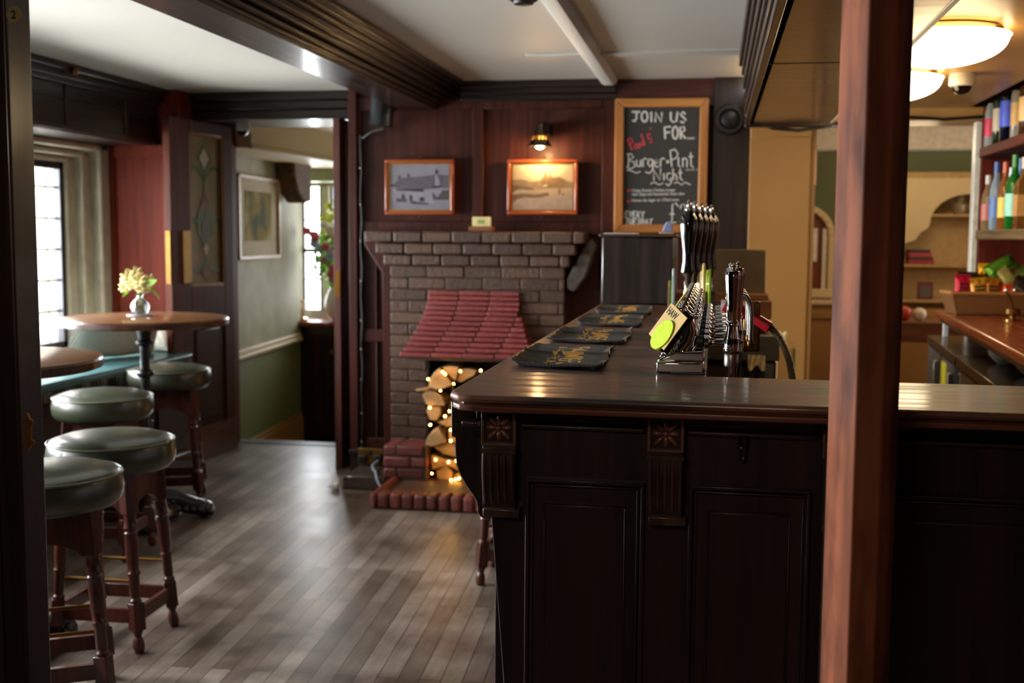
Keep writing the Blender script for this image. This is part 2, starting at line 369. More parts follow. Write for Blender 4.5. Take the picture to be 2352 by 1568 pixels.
# end wall of the bay: red panel facing the room
mb = MB().box(-3.5, -3.03, 6.1, 6.9, 0, CZ)
mb.box(-3.5, -3.425, 6.085, 6.11, 0.6, 1.86).box(-3.09, -3.03, 6.085, 6.11, 0.6, 1.86).box(-3.425, -3.09, 6.085, 6.11, 1.79, 1.86)
struct('wall_back_left', 'red mahogany panel at the end of the window bay', 'wall', mb, REDW, 0.003)
def window_stone(i, y0, y1, last):
    w = thing('window_%d' % i, 'stone mullioned leaded window, %s along the left wall' % ['nearest the stained glass door', 'second', 'third', 'fourth', 'fifth'][i-1], 'window', (-3.6, (y0+y1)/2, WZ0), kind='structure')
    r = 0.27 if last else 0.075
    l = 0.18 if i in (3, 5) else 0.095
    mb = MB()
    for (a, b, x) in ((0, 0.30, -3.56), (0.32, 0.62, -3.515), (0.66, 1.0, XW+0.015)):
        mb.box(-3.75, x, y1+a*r, y1+b*r+0.012, WZ0-0.04, WZ1+0.11)
        mb.box(-3.75, x, y0-b*l-0.012, y0-a*l, WZ0-0.04, WZ1+0.11)
        mb.box(-3.75, x, y0-b*l, y1+b*r, WZ1+a*0.11, WZ1+b*0.11)
    mb.box(-3.75, -3.52, y0-l, y1+r, WZ0-0.06, WZ0)
    mb.build('stone_surround', STONE, w, 0.012, seg=3)
    mb = MB(); x = -3.60
    mb.box(x-0.02, x+0.02, y0, y0+0.03, WZ0, WZ1).box(x-0.02, x+0.02, y1-0.035, y1, WZ0, WZ1).box(x-0.02, x+0.02, y0, y1, WZ1-0.04, WZ1).box(x-0.02, x+0.02, y0, y1, WZ0, WZ0+0.03)
    cf = mb.build('casement_frame', IRON, w, 0.003)
    mb = MB()
    for j in range(1, 3): yy = y0+(y1-y0)*j/3; mb.rod((x, yy, WZ0), (x, yy, WZ1), 0.004, 6)
    for j in range(1, 6): zz = WZ0+(WZ1-WZ0)*j/6+0.03; mb.rod((x, y0, zz), (x, y1, zz), 0.006, 6)
    mb.tube([(x+0.02, y0+0.04, 1.22), (x+0.05, y0+0.07, 1.26), (x+0.05, y0+0.12, 1.22), (x+0.05, y0+0.13, 1.12), (x+0.02, y0+0.13, 1.08)], 0.004, 6)
    mb.build('leading', IRON, cf)
    MB().box(x-0.003, x+0.001, y0, y1, WZ0, WZ1).build('pane', PANE, cf)
for i, (a, b) in enumerate(YW): window_stone(i+1, a, b, i == 0)
# garden outside
GRASS = mat('lawn', '5d7a3a', 0.9, noise=0.3, nscale=8)
tag(MB().box(-12, -3.8, -4, 14, -0.3, -0.2).build('lawn', GRASS), 'green lawn outside the left window', 'lawn', None, 'stuff')
def leafmass(mb, c, R, n, size, m=0, rr=rnd, zs=1.0):
    for _ in range(n):
        d = Vector((rr.gauss(0, 1), rr.gauss(0, 1), rr.gauss(0, 1))).normalized()*R*rr.uniform(0.4, 1)
        d.z *= zs
        p = Vector(c)+d; u = Vector((rr.gauss(0, 1), rr.gauss(0, 1), rr.gauss(0, 1))).normalized(); v = u.orthogonal().normalized()
        mb.add([p-u*size, p+v*size*0.45, p+u*size, p-v*size*0.45], [(0, 1, 2, 3)], m)
LEAFG = mat('garden_leaf', '86b85a', 0.6, noise=0.3); LEAFD = mat('dark_leaf', '2f5a2c', 0.6, noise=0.3)
BLOOMW = mat('white_blossom', 'f4f0ee', 0.7)
mb = MB(); leafmass(mb, (-4.7, 6.7, 0.45), 0.5, 420, 0.05, 0); leafmass(mb, (-4.7, 6.75, 0.55), 0.5, 160, 0.045, 1)
t = thing('garden_shrub', 'white flowering shrub outside the leaded window by the red panel', 'shrub', (-4.7, 6.7, -0.2))
mb.build('foliage', [LEAFG, BLOOMW], t); MB().rod((-4.7, 6.7, -0.2), (-4.7, 6.7, 0.4), 0.03).build('stem', LEAFD, t)
# opening to the passage: lintel beam, jambs
mb = MB().box(-3.5, -1.98, 6.3, 6.9, 2.03, CZ)
for z0, z1, y in ((2.12, 2.17, 6.25), (2.07, 2.12, 6.27), (2.015, 2.07, 6.285)): mb.box(-3.15, -1.98, y, 6.35, z0, z1)
struct('trim_3', 'black moulded lintel beam above the passage opening', 'beam', mb, DARKX, 0.006)
mb = MB().box(-2.055, -1.98, 6.3, 6.95, 0, CZ).box(-1.992, -1.945, 6.02, 6.32, 0, CZ)
struct('trim_4', 'mahogany corner post right of the passage opening', 'post', mb, MAHO, 0.004)
struct('trim_5', 'dark threshold step down into the passage', 'threshold', MB().box(-3.4, -1.98, 6.86, 6.99, -0.42, 0.004), DARKX, 0.004)
# ---- passage room beyond
def sl(t): return -3.3-0.08*(t-7.5)   # slanted green wall X at Y=t
def slab(mb, ya, yb, z0, z1, th, m=0):
    mb.prism([(sl(ya), ya), (sl(yb), yb), (sl(yb)-0.1, yb), (sl(ya)-0.1, ya)] if th == 0 else [(sl(ya)+th, ya), (sl(yb)+th, yb), (sl(yb)-0.02, yb), (sl(ya)-0.02, ya)], 'z', z0, z1, m)
mb = MB(); slab(mb, 6.9, 9.05, 0.5, 2.1, 0); slab(mb, 6.9, 9.05, -0.42, 0.5, 0, 1)
struct('wall_passage_left', 'sage green upper and olive lower passage wall', 'wall', mb, [GREENW, GREENL])
mb = MB(); slab(mb, 6.9, 9.02, 0.47, 0.50, 0.035); slab(mb, 6.9, 9.02, 0.50, 0.535, 0.022)
struct('trim_6', 'cream dado rail along the passage wall', 'dado rail', mb, CREAMP, 0.006)
mb = MB(); slab(mb, 6.9, 9.02, -0.42, -0.17, 0.03); slab(mb, 6.9, 9.02, -0.17, -0.14, 0.018)
struct('baseboard_passage', 'tall cream skirting board along the passage wall', 'skirting', mb, CREAM, 0.005)
struct('floor_passage', 'dark lower floor of the passage', 'floor', MB().box(-4.2, 0, 6.95, 10, -0.5, -0.42), DARKX)
struct('ceiling_passage', 'cream passage ceiling', 'ceiling', MB().box(-4.2, 0, 6.9, 10, 2.12, 2.2), CREAMP)
struct('wall_passage_right', 'cream passage right wall', 'wall', MB().box(-1.7, -1.6, 6.95, 10, -0.5, 2.2), CREAMP)
mb = MB()
mb.prism([(-2.93, 6.9), (-2.80, 9.3), (-3.42, 9.3), (-3.25, 6.9)], 'z', 1.905, 2.12)
mb.prism([(-2.92, 6.9), (-2.79, 9.3), (-2.82, 9.3), (-2.95, 6.9)], 'z', 1.898, 1.925)
struct('trim_7', 'wide cream ceiling beam running through the passage', 'beam', mb, CREAMP, 0.006)
# window wall of passage
mb = MB().box(-4.2, -1.6, 9.45, 9.6, -0.5, 0.70).box(-4.2, -1.6, 9.45, 9.6, 1.80, 2.2).box(-2.35, -1.6, 9.45, 9.6, 0.7, 1.8).box(-4.2, -3.62, 9.45, 9.6, 0.7, 1.8)
struct('wall_passage_back', 'stone coloured wall around the passage window', 'wall', mb, STONE)
w = thing('window_6', 'stone mullioned window with white glare behind the flower vase', 'window', (-3, 9.5, 0.7), kind='structure')
mb = MB()
for x in (-3.62, -3.36, -3.10, -2.84): mb.box(x-0.0, x+0.07, 9.40, 9.56, 0.7, 1.8)
mb.box(-3.62, -2.35, 9.40, 9.56, 1.77, 1.85)
mb.build('stone_surround', STONE, w, 0.01)
mb = MB()
for x in (-3.55, -3.29, -3.03): mb.box(x, x+0.02, 9.46, 9.48, 0.7, 1.78).box(x+0.155, x+0.175, 9.46, 9.48, 0.7, 1.78).box(x, x+0.17, 9.46, 9.48, 1.20, 1.235); mb.box(x, x+0.17, 9.465, 9.475, 1.48, 1.49).box(x, x+0.17, 9.465, 9.475, 0.96, 0.97)
mb.build('casement_frame', IRON, w)
MB().box(-3.6, -2.35, 9.468, 9.472, 0.7, 1.78).build('pane', PANE, w)
struct('trim_8', 'pale green window head moulding in the passage', 'trim', MB().box(-3.62, -2.3, 9.15, 9.46, 1.80, 1.87).box(-3.6, -2.3, 9.10, 9.2, 1.86, 1.92), mat('pale_mint_paint', 'b5bfa4', 0.5), 0.006)
struct('trim_9', 'red-brown polished window sill in the passage', 'window sill', MB().box(-3.6, -2.3, 8.98, 9.47, 0.59, 0.63), CTOP, 0.012)
t = thing('sill_cabinet', 'dark wooden cabinet under the passage window sill', 'cabinet', (-2.9, 9.2, -0.42))
MB().box(-3.47, -2.3, 9.06, 9.45, -0.42, 0.59).build('body', DARK, t, 0.004)
mb = MB(); frame_mould(mb, -3.30, -2.95, -0.3, 0.5, 9.05, 0.05, 0.02); dr = mb.build('door', MAHO, t, 0.003)
MB().ball((-3.14, 9.02, 0.37), 0.03).build('knob', BRASSD, dr)
# brass ornament on the sill
t = thing('brass_candlestick', 'small brass candlestick at the left end of the passage sill', 'candlestick', (-3.42, 9.1, 0.63))
MB().lathe([(0.045, 0.63), (0.045, 0.65), (0.01, 0.66), (0.008, 0.78), (0.02, 0.79), (0.02, 0.80)], 14, c=(-3.42, 9.1, 0)).build('stick', BRASS, t)
# flower vase
t = thing('flower_vase', 'round white vase of mixed flowers on the passage window sill', 'vase', (-3.12, 9.15, 0.63))
VASE = mat('white_vase', 'e8eaf0', 0.25)
MB().lathe([(0.04, 0.63), (0.07, 0.645), (0.095, 0.68), (0.112, 0.73), (0.115, 0.78), (0.105, 0.83), (0.085, 0.88), (0.06, 0.92), (0.05, 0.94), (0.056, 0.965)], 36, c=(-3.12, 9.15, 0)).build('vase', VASE, t)
rr = random.Random(7)
mb = MB(); leafmass(mb, (-3.13, 9.15, 1.15), 0.235, 420, 0.04, 0, rr, 1.2); leafmass(mb, (-3.1, 9.13, 1.45), 0.16, 120, 0.045, 1, rr, 1.3)
mb.build('foliage', [LEAFG, mat('lime_leaf', 'c4d050', 0.6)], t)
for i in range(34):
    a = rr.uniform(0, 2*PI); p = (-3.14+0.22*math.cos(a)*rr.random(), 9.08-0.15*rr.random(), 1.2+rr.uniform(-0.22, 0.24))
    c = rr.choice([('pink_bloom', 'dc7088'), ('blue_bloom', 'a8c8e8'), ('pale_bloom', 'f2f6fa'), ('mauve_bloom', 'b888b8'), ('pale_bloom', 'f2f6fa')])
    mb = MB()
    for j in range(6): mb.ball((p[0]+0.018*math.cos(j), p[1]+0.018*math.sin(j*1.7), p[2]+0.015*math.sin(j)), 0.02, seg=8)
    mb.build('bloom', mat(c[0], c[1], 0.7), t)
# corbel under the beam
t = thing('stone_corbel', 'carved brown corbel under the cream passage beam', 'corbel', (-3.22, 8.3, 1.6))
mb = MB(); mb.prism([(8.35, 1.93), (8.75, 1.93), (8.75, 1.62), (8.6, 1.60), (8.45, 1.68), (8.37, 1.8)], 'x', -3.36, -3.2)
mb.build('block', mat('corbel_stone', '5c4630', 0.9, noise=0.4, nscale=25, bump=0.8), t, 0.02)
# passage picture on the slanted wall
def slp(t, off): return (sl(t)+off, t)
t = thing('framed_watercolour', 'pale framed watercolour landscape on the green passage wall', 'picture', (sl(7.95), 7.95, 1.17))
def slantbox(mb, ya, yb, z0, z1, o0, o1, m=0):
    mb.prism([(sl(ya)+o0, ya), (sl(yb)+o0, yb), (sl(yb)+o1, yb), (sl(ya)+o1, ya)], 'z', z0, z1, m)
mb = MB(); Z0, Z1, YA, YB = 1.175, 1.775, 7.47, 8.43
for a in ((YA, YB, Z1-0.025, Z1), (YA, YB, Z0, Z0+0.025), (YA, YA+0.035, Z0, Z1), (YB-0.035, YB, Z0, Z1)): slantbox(mb, *a, 0.0, 0.035)
mb.build('frame', mat('pink_beige_frame', 'c3a48c', 0.45), t, 0.003)
mb = MB(); slantbox(mb, YA+0.03, YB-0.03, Z0+0.02, Z1-0.02, 0.0, 0.012); mb.build('mount', mat('cream_mount', 'bdb49a', 0.9), t)
def water_mat():
    m, nt, b = base('watercolour'); tc = nt.nodes.new('ShaderNodeTexCoord'); n = nt.nodes.new('ShaderNodeTexNoise'); n.inputs['Scale'].default_value = 5; n.inputs['Detail'].default_value = 3
    nt.links.new(tc.outputs['Object'], n.inputs['Vector']); r = nt.nodes.new('ShaderNodeValToRGB'); cr = r.color_ramp
    cr.elements[0].position = 0.35; cr.elements[0].color = lin('55604f'); cr.elements[1].position = 0.68; cr.elements[1].color = lin('a9a682')
    e = cr.elements.new(0.52); e.color = lin('94804a'); nt.links.new(n.outputs['Fac'], r.inputs[0]); nt.links.new(r.outputs[0], b.inputs['Base Color']); b.inputs['Roughness'].default_value = 0.9; b.inputs['Specular IOR Level'].default_value = 0.1; return m
mb = MB(); slantbox(mb, YA+0.17, YB-0.17, Z0+0.13, Z1-0.11, 0.0, 0.014); mb.build('painting', water_mat(), t)
# cctv dome on the lintel
def dome_cam(name, label, c, r, white):
    t = thing(name, label, 'camera', c)
    MB().lathe([(r*0.95, 0.0), (r, -0.01), (r, -0.045), (r*0.85, -0.05)], 24, c=c).build('housing', WHITE if white else BLACKM, t)
    MB().lathe([(r*0.78, -0.045), (r*0.75, -0.045-0.22*r), (r*0.66, -0.045-0.42*r), (r*0.5, -0.045-0.6*r), (r*0.28, -0.045-0.72*r), (0.002, -0.045-0.77*r)], 24, c=c).build('dome', BLACK, t)
p = py(557, 265, 6.6)
dome_cam('security_camera', 'small dome security camera under the lintel beside the stained glass door', (p.x, p.y, 2.03), 0.045, True)
# ---- back wall and panelling
YB_ = 6.05
mb = MB().box(-2.0, 0.50, YB_+0.02, YB_+0.25, 0, CZ)
struct('wall_back', 'mahogany panelled back wall behind the fireplace', 'wall', mb, MAHO)
mb = MB()
for x0, x1 in ((-1.98, -1.93), (-1.30, -1.24), (-0.60, -0.52), (0.155, 0.175)): mb.box(x0, x1, YB_-0.005, YB_+0.03, 0.0, 2.10)
for x0, x1 in ((-1.98, -1.30), (-1.24, -0.60), (-0.52, 0.17)):
    for z0, z1 in ((2.03, 2.10), (1.36, 1.43), (0.76, 0.83), (0.10, 0.22)): mb.box(x0, x1, YB_-0.003, YB_+0.03, z0, z1)
mb.box(-1.85, -1.84, YB_-0.0, YB_+0.03, 0.22, 0.76).box(-1.85, -1.84, YB_, YB_+0.03, 0.83, 1.36)
struct('trim_10', 'mahogany stiles and rails of the back wall panelling', 'panelling', mb, MAHO, 0.006)
mb = MB()
for z0, z1, y in ((2.13, 2.17, 5.97), (2.10, 2.135, 5.99), (2.07, 2.102, 6.01)): mb.box(-1.36, -0.53, y, 6.08, z0, z1)
struct('trim_11', 'black crown moulding above the back wall panelling', 'crown moulding', mb, DARKX, 0.005)
struct('trim_12', 'plain mahogany board above the chalkboard', 'board', MB().box(-0.53, -0.01, 6.02, 6.06, 2.03, CZ), MAHOX, 0.003)
mb = MB().box(-1.99, -1.70, 5.99, 6.05, 0.13, 0.16).box(-1.98, -1.70, 6.0, 6.05, 0.0, 0.13)
struct('baseboard_back', 'dark skirting left of the fireplace', 'skirting', mb, DARKX, 0.004)
struct('wall_back_right', 'dark recess between chalkboard and cream wall', 'wall', MB().box(-0.02, 0.165, 6.0, 6.06, 0, CZ), DARK)
struct('wall_cream', 'cream painted wall left of the rear bar doorway', 'wall', MB().box(0.165, 0.47, 5.98, 6.3, 0, 2.02).box(0.165, 0.47, 5.97, 6.0, 1.86, 2.02), CREAM, 0.004)
struct('wall_header', 'tan header above the rear bar doorway', 'wall', MB().box(0.46, 1.7, 6.0, 6.3, 1.94, 2.17), TANC, 0.004)
struct('wall_shelf_end', 'red mahogany end wall behind the back bar shelves', 'wall', MB().box(1.29, 1.7, 5.98, 6.06, 0, 2.02), REDW, 0.004)
struct('trim_13', 'white painted right edge of the rear bar doorway', 'door frame', MB().box(1.258, 1.288, 5.985, 6.05, 0, 1.93), mat('white_gloss_paint', 'd8d4c4', 0.3), 0.004)
mb = MB().box(0.465, 0.495, 5.99, 6.2, 0, 1.94).box(0.49, 0.50, 5.97, 6.03, 1.62, 1.80)
struct('trim_14', 'cream left edge of the rear bar doorway with hinge', 'door frame', mb, CREAM, 0.003)
# main dark ceiling beam
mb = MB().box(-1.70, -1.5, 1.6, 6.05, 2.03, CZ)
for z0, z1, x in ((2.045, 2.06, -1.49), (2.06, 2.075, -1.465), (2.08, 2.10, -1.44), (2.10, 2.125, -1.41), (2.125, 2.14, -1.385), (2.14, 2.155, -1.36), (2.15, 2.17, -1.33)): mb.box(-1.52, x, 1.6, 6.05, z0, z1)
struct('trim_15', 'glossy dark ceiling beam with stepped moulding', 'beam', mb, DARKY, 0.004)
# white bead beam
mb = MB().prism([(-0.60, CZ+0.01), (-0.60, 2.145), (-0.585, 2.135), (-0.535, 2.135), (-0.525, 2.15), (-0.515, CZ+0.01)], 'y', 1.6, 6.02)
struct('trim_16', 'narrow white plaster rib along the ceiling', 'ceiling rib', mb, PLAST, 0.003)
struct('trim_17', 'shallow plaster batten across the ceiling', 'ceiling batten', MB().box(-0.86, 0.1, 5.12, 5.22, 2.160, CZ+0.01), PLAST, 0.004)
# bar canopy
mb = MB().box(0.13, 0.50, 1.6, 5.27, 1.86, 1.885)
struct('trim_18', 'brown boarded canopy soffit above the bar', 'canopy', mb, CANOPY, 0.002)
mb = MB().box(0.125, 0.16, 1.6, 5.3, 1.86, CZ)
for z0, z1, x in ((1.852, 1.88, 0.118), (1.90, 1.93, 0.115), (1.97, 1.99, 0.113), (2.02, 2.06, 0.108), (2.08, 2.11, 0.10), (2.12, 2.17, 0.088)): mb.box(x, 0.14, 1.6, 5.3, z0, z1)
mb.box(0.12, 0.50, 5.25, 5.29, 1.845, 2.02)
struct('trim_19', 'dark moulded fascia of the bar canopy', 'fascia', mb, DARKY, 0.004)
struct('trim_20', 'pale painted right edge of the bar canopy', 'fascia', MB().box(0.49, 0.503, 1.6, 5.27, 1.858, 2.0), CREAMP)
mb = MB().box(0.124, 0.5, 3.465, 3.471, 1.8585, 1.862)
struct('trim_21', 'dark board joint across the canopy soffit', 'joint', mb, DARK)
# cable under the canopy end
mb = MB().tube([(0.17, 5.31, 1.87), (0.25, 5.32, 1.845), (0.36, 5.32, 1.835), (0.47, 5.33, 1.85), (0.7, 5.9, 1.93), (0.9, 5.96, 1.955), (1.1, 5.96, 1.94), (1.28, 5.96, 1.95)], 0.008, 8)
tag(mb.build('ceiling_cable', BLACKM), 'black cable sagging below the canopy end', 'cable')
# ---- room beyond the rear doorway
YR = 8.2
struct('wall_far', 'far room wall, cream with a deep green band', 'wall', MB().box(0.3, 2.6, YR, YR+0.1, -0.1, 1.79, 1).box(0.3, 2.6, YR, YR+0.1, 1.79, 1.95, 0).box(0.3, 0.95, YR-0.005, YR+0.1, 1.2, 1.95, 0), [GREEND, mat('warm_cream_paint', 'a98a58', 0.6)])
struct('trim_22', 'white cornice band above the green wall of the far room', 'cornice', MB().box(0.3, 2.6, YR-0.03, YR+0.1, 1.955, 2.12), mat('cornice_white', 'cfc8bb', 0.5), 0.01)
struct('ceiling_far', 'far room ceiling', 'ceiling', MB().box(0.2, 3.2, 6.3, YR+0.1, 2.12, 2.2), CREAMP)
struct('floor_far', 'far room floor', 'floor', MB().box(0.2, 3.2, 6.2, YR+0.1, -0.05, 0), DARKX)
struct('wall_far_left', 'cream left wall of the far room', 'wall', MB().box(0.2, 0.3, 6.3, YR, 0, 2.2), CREAM)
# arched alcove dresser in the far room
t = thing('alcove_dresser', 'cream dresser with scalloped arch seen through the rear doorway', 'dresser', (1.6, 8.1, 0))
prof = []
for i in range(13):
    a = PI-PI*i/12; prof.append((1.66+0.24*math.cos(a), 1.45+0.20*math.sin(a)))
poly = [(1.20, 1.76), (1.20, 1.30)] + [(1.33, 1.34), (1.37, 1.40), (1.41, 1.42)] + prof + [(1.92, 1.40), (2.3, 1.3), (2.3, 1.76)]
MB().prism(poly, 'y', 8.04, 8.08).build('arch', CREAMP, t, 0.004)
mb = MB().box(1.2, 2.3, 8.05, 8.19, 1.755, 1.80)
for z in (1.16, 1.50, 0.92): mb.box(1.22, 2.3, 8.06, 8.19, z, z+0.02)
mb.build('shelves', mat('dresser_cream', 'a98a58', 0.5), t, 0.003)
MB().box(1.2, 2.3, 7.95, 8.19, 0, 0.88).build('cabinet', CREAM, t, 0.006)
BK = [('9a2a3c', 1.182, 0.026), ('3a2a24', 1.208, 0.022), ('a33a4a', 1.230, 0.028), ('2c2a28', 1.258, 0.020)]
for i, (c, z, h) in enumerate(BK):
    mb = MB().box(1.30, 1.47-0.01*i, 8.08, 8.18, z, z+h)
    o = mb.build('book', mat('book_'+c, c, 0.6), None, 0.002)
    tag(o, ['dark pink book at the bottom of the stack on the dresser shelf', 'dark brown book second from bottom on the dresser shelf', 'pink book second from top on the dresser shelf', 'black book on top of the stack on the dresser shelf'][i], 'book', 'books stacked on the far dresser')
t = thing('glass_jar', 'small glass jar on the upper dresser shelf under the arch', 'jar', (1.62, 8.12, 1.52))
MB().lathe([(0.03, 1.52), (0.045, 1.54), (0.045, 1.58), (0.02, 1.60), (0.035, 1.63), (0.02, 1.66)], 16, c=(1.62, 8.12, 0)).build('jar', mat('smoky_jar', '8a7a66', 0.2), t)
t = thing('photo_card', 'small dark red picture card on the lower dresser shelf', 'card', (1.42, 8.1, 0.94))
MB().box(1.37, 1.47, 8.1, 8.12, 0.94, 1.06).build('card', mat('maroon_card', '6a2a30', 0.6), t)
MB().box(1.385, 1.455, 8.097, 8.101, 0.955, 1.035).build('picture', mat('grey_card', '5a5348', 0.6), t)
# arched mirror/cabinet on far wall left
t = thing('arched_mirror', 'arched cream framed mirror beside the wooden post', 'mirror', (0.62, 8.15, 0.95))
def archpts(cx, w, z0, zs, n=12, h=None):
    h = h or w; return [(cx-w, z0)]+[(cx-w*math.cos(PI*i/n), zs+h*math.sin(PI*i/n)) for i in range(n+1)]+[(cx+w, z0)]
o_ = archpts(0.60, 0.215, 0.96, 1.37); i_ = archpts(0.60, 0.17, 1.0, 1.37)
mb = MB(); n = len(o_)
for a in range(n-1):
    mb.prism([o_[a], o_[a+1], i_[a+1], i_[a]], 'y', 8.12, 8.19)
mb.box(0.385, 0.815, 8.10, 8.19, 0.94, 1.0)
mb.build('frame', CREAMP, t, 0.006)
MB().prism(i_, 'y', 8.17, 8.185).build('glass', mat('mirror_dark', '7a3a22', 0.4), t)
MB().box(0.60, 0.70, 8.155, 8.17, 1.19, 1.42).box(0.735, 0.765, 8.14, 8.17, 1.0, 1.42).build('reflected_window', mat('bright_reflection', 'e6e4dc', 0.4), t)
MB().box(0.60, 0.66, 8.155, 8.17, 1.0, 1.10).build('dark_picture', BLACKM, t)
t = thing('cream_cupboard', 'low cream cupboard under the arched mirror', 'cupboard', (0.55, 8.0, 0))
MB().box(0.31, 0.95, 7.9, 8.19, 0, 0.90).build('body', CREAM, t, 0.01)
MB().box(0.31, 0.97, 7.88, 8.19, 0.90, 0.93).build('top', CREAMP, t, 0.008)
mb = MB(); frame_mould(mb, 0.36, 0.9, 0.1, 0.86, 7.9, 0.05, 0.015); mb.build('door', CREAM, t, 0.004)
# wooden table in far room with small bright things
t = thing('side_table', 'orange brown wooden table behind the fridges in the far room', 'table', (1.15, 7.2, 0))
MB().box(1.02, 1.8, 7.0, 7.5, 0.74, 0.86).build('top', CRATE, t, 0.006)
for x in (1.06, 1.76):
    for y in (7.05, 7.45): MB().box(x-0.025, x+0.025, y-0.025, y+0.025, 0, 0.74).build('leg', DARK, t)
for i, (x, z, c, n, l) in enumerate([(1.13, 0.045, 'b8392c', 'red_fruit', 'round red fruit on the far side table'), (1.22, 0.04, 'ded8cc', 'white_ball', 'round white ball on the far side table')]):
    o = MB().ball((x, 7.12, 0.86+z), z).build(n, mat(n+'_skin', c, 0.4)); tag(o, l, 'fruit' if i == 0 else 'ball')
t = thing('sweet_bag', 'crumpled multicoloured clear bag left of the red fruit', 'bag', (1.05, 7.1, 0.86))
mb = MB(); leafmass(mb, (1.06, 7.12, 0.91), 0.06, 60, 0.03, 0, rr); leafmass(mb, (1.06, 7.12, 0.91), 0.06, 30, 0.02, 1, rr); mb.build('bag', [mat('pale_wrapper', 'b8bcae', 0.3), mat('green_wrapper', '5f9a4a', 0.3)], t)
struct('wall_far_right', 'cream right wall of the far room', 'wall', MB().box(3.1, 3.2, 6.2, 8.3, 0, 2.2), CREAM)
struct('wall_far_front', 'cream front wall of the far room', 'wall', MB().box(1.7, 3.2, 6.2, 6.3, 0, 2.2), CREAM)
struct('wall_passage_recess', 'stone window reveal in the passage', 'wall', MB().box(-3.9, -3.62, 9.0, 9.5, -0.5, 2.2), STONE)
struct('wall_passage_front', 'plain wall beside the passage opening', 'wall', MB().box(-1.98, -1.6, 6.3, 6.98, -0.5, 2.2), CREAMP)
# ================================================================ PASSAGE DOORS
L0 = Vector((-3.006, 5.95, 0)); L1 = Vector((-2.962, 6.683, 0)); LW = (L1-L0).length; dl = (L1-L0).normalized()
ML = Matrix(((dl.x, dl.y, 0, L0.x), (dl.y, -dl.x, 0, L0.y), (0, 0, 1, 0), (0, 0, 0, 1)))  # u along leaf, v out to +X side
door = thing('door_1', 'open mahogany door leaf with stained glass panel left of the passage', 'door', tuple(L0), kind='structure')
DH = 2.01; T = -0.045
mb = MB()
mb.box(0.0, 0.215, T, 0, 0.0, DH, 0, ML).box(0.615, LW, T, 0, 0.0, DH, 0, ML).box(0.215, 0.615, T, 0, 1.94, DH, 0, ML).box(0.215, 0.615, T, 0, 0.84, 1.045, 0, ML).box(0.215, 0.615, T, 0, 0.0, 0.20, 0, ML)
mb.build('stiles_and_rails', wood('door_mahogany', '3a170a', '5c2914', 0.55, 'z', coat=0.0, spec=0.2), door, 0.004)
mb = MB().box(0.21, 0.62, T+0.012, -0.012, 0.19, 0.85, 0, ML).box(0.26, 0.57, T+0.005, -0.004, 0.25, 0.79, 0, ML)
mb.build('lower_panel', MAHO, door, 0.01)
mb = MB().box(0.215, 0.232, T, -0.002, 1.04, 1.945, 0, ML).box(0.598, 0.615, T, -0.002, 1.04, 1.945, 0, ML).box(0.215, 0.615, T, -0.002, 1.045, 1.06, 0, ML).box(0.215, 0.615, T, -0.002, 1.925, 1.94, 0, ML)
mb.build('glazing_bead', BRASSD, door)
mb = MB().box(0.0, LW, -0.0, 0.006, 0.0, 0.20, 0, ML); mb.build('kick_rail', wood('kick_wood', '4a2a1a', '6a3f28', 0.4, 'y'), door)
AMB = mat('amber_glass', '7d6a40', 0.25, noise=0.15, nscale=10)
MB().box(0.23, 0.60, -0.026, -0.02, 1.055, 1.93, 0, ML).build('amber_glass', AMB, door)
def leafpoly(pts, off, m, mb): mb.add([ML @ Vector((u, off, z)) for u, z in pts], [list(range(len(pts)))[::-1]], m)
def strip(pts, w, off, m, mb):
    for (a, b) in zip(pts[:-1], pts[1:]):
        a = Vector(a); b = Vector(b); n = (b-a).normalized().orthogonal()*w/2
        leafpoly([a-n, b-n, b+n, a+n], off, m, mb)
mb = MB(); cu = 0.415
GG, RG, PG, WG, LD = range(5)
leafpoly([(cu, 1.90), (cu+0.09, 1.80), (cu, 1.70), (cu-0.09, 1.80)], -0.018, GG, mb)
leafpoly([(cu, 1.86), (cu+0.055, 1.80), (cu, 1.735), (cu-0.055, 1.80)], -0.017, WG, mb)
for s in (1, -1): strip([(cu, 1.67), (cu+s*0.07, 1.735), (cu+s*0.12, 1.75), (cu+s*0.18, 1.735)], 0.02, -0.017, GG, mb)
strip([(cu, 1.72), (cu, 1.50)], 0.022, -0.016, GG, mb)
leafpoly([(cu, 1.60), (cu+0.055, 1.52), (cu+0.04, 1.46), (cu, 1.44), (cu-0.04, 1.46), (cu-0.055, 1.52)], -0.015, RG, mb)
for s in (1, -1): leafpoly([(cu+s*0.01, 1.50), (cu+s*0.08, 1.50), (cu+s*0.105, 1.43), (cu+s*0.09, 1.36), (cu+s*0.04, 1.30), (cu, 1.26)], -0.0145, GG, mb)
leafpoly([(cu, 1.46), (cu+0.05, 1.42), (cu+0.055, 1.37), (cu, 1.29), (cu-0.055, 1.37), (cu-0.05, 1.42)], -0.013, PG, mb)
leafpoly([(cu, 1.30), (cu+0.03, 1.27), (cu, 1.22), (cu-0.03, 1.27)], -0.013, WG, mb)
strip([(cu, 1.26), (cu, 1.17)], 0.022, -0.015, GG, mb)
for s in (1, -1): strip([(cu, 1.18), (cu+s*0.07, 1.135), (cu+s*0.12, 1.13), (cu+s*0.18, 1.14)], 0.02, -0.016, GG, mb); strip([(cu+s*0.10, 1.43), (cu+s*0.185, 1.43)], 0.03, -0.017, GG, mb)
leafpoly([(cu, 1.17), (cu+0.06, 1.13), (cu, 1.075), (cu-0.06, 1.13)], -0.014, RG, mb)
for x in (0.26, 0.57): strip([(x, 1.06), (x, 1.92)], 0.006, -0.017, LD, mb)
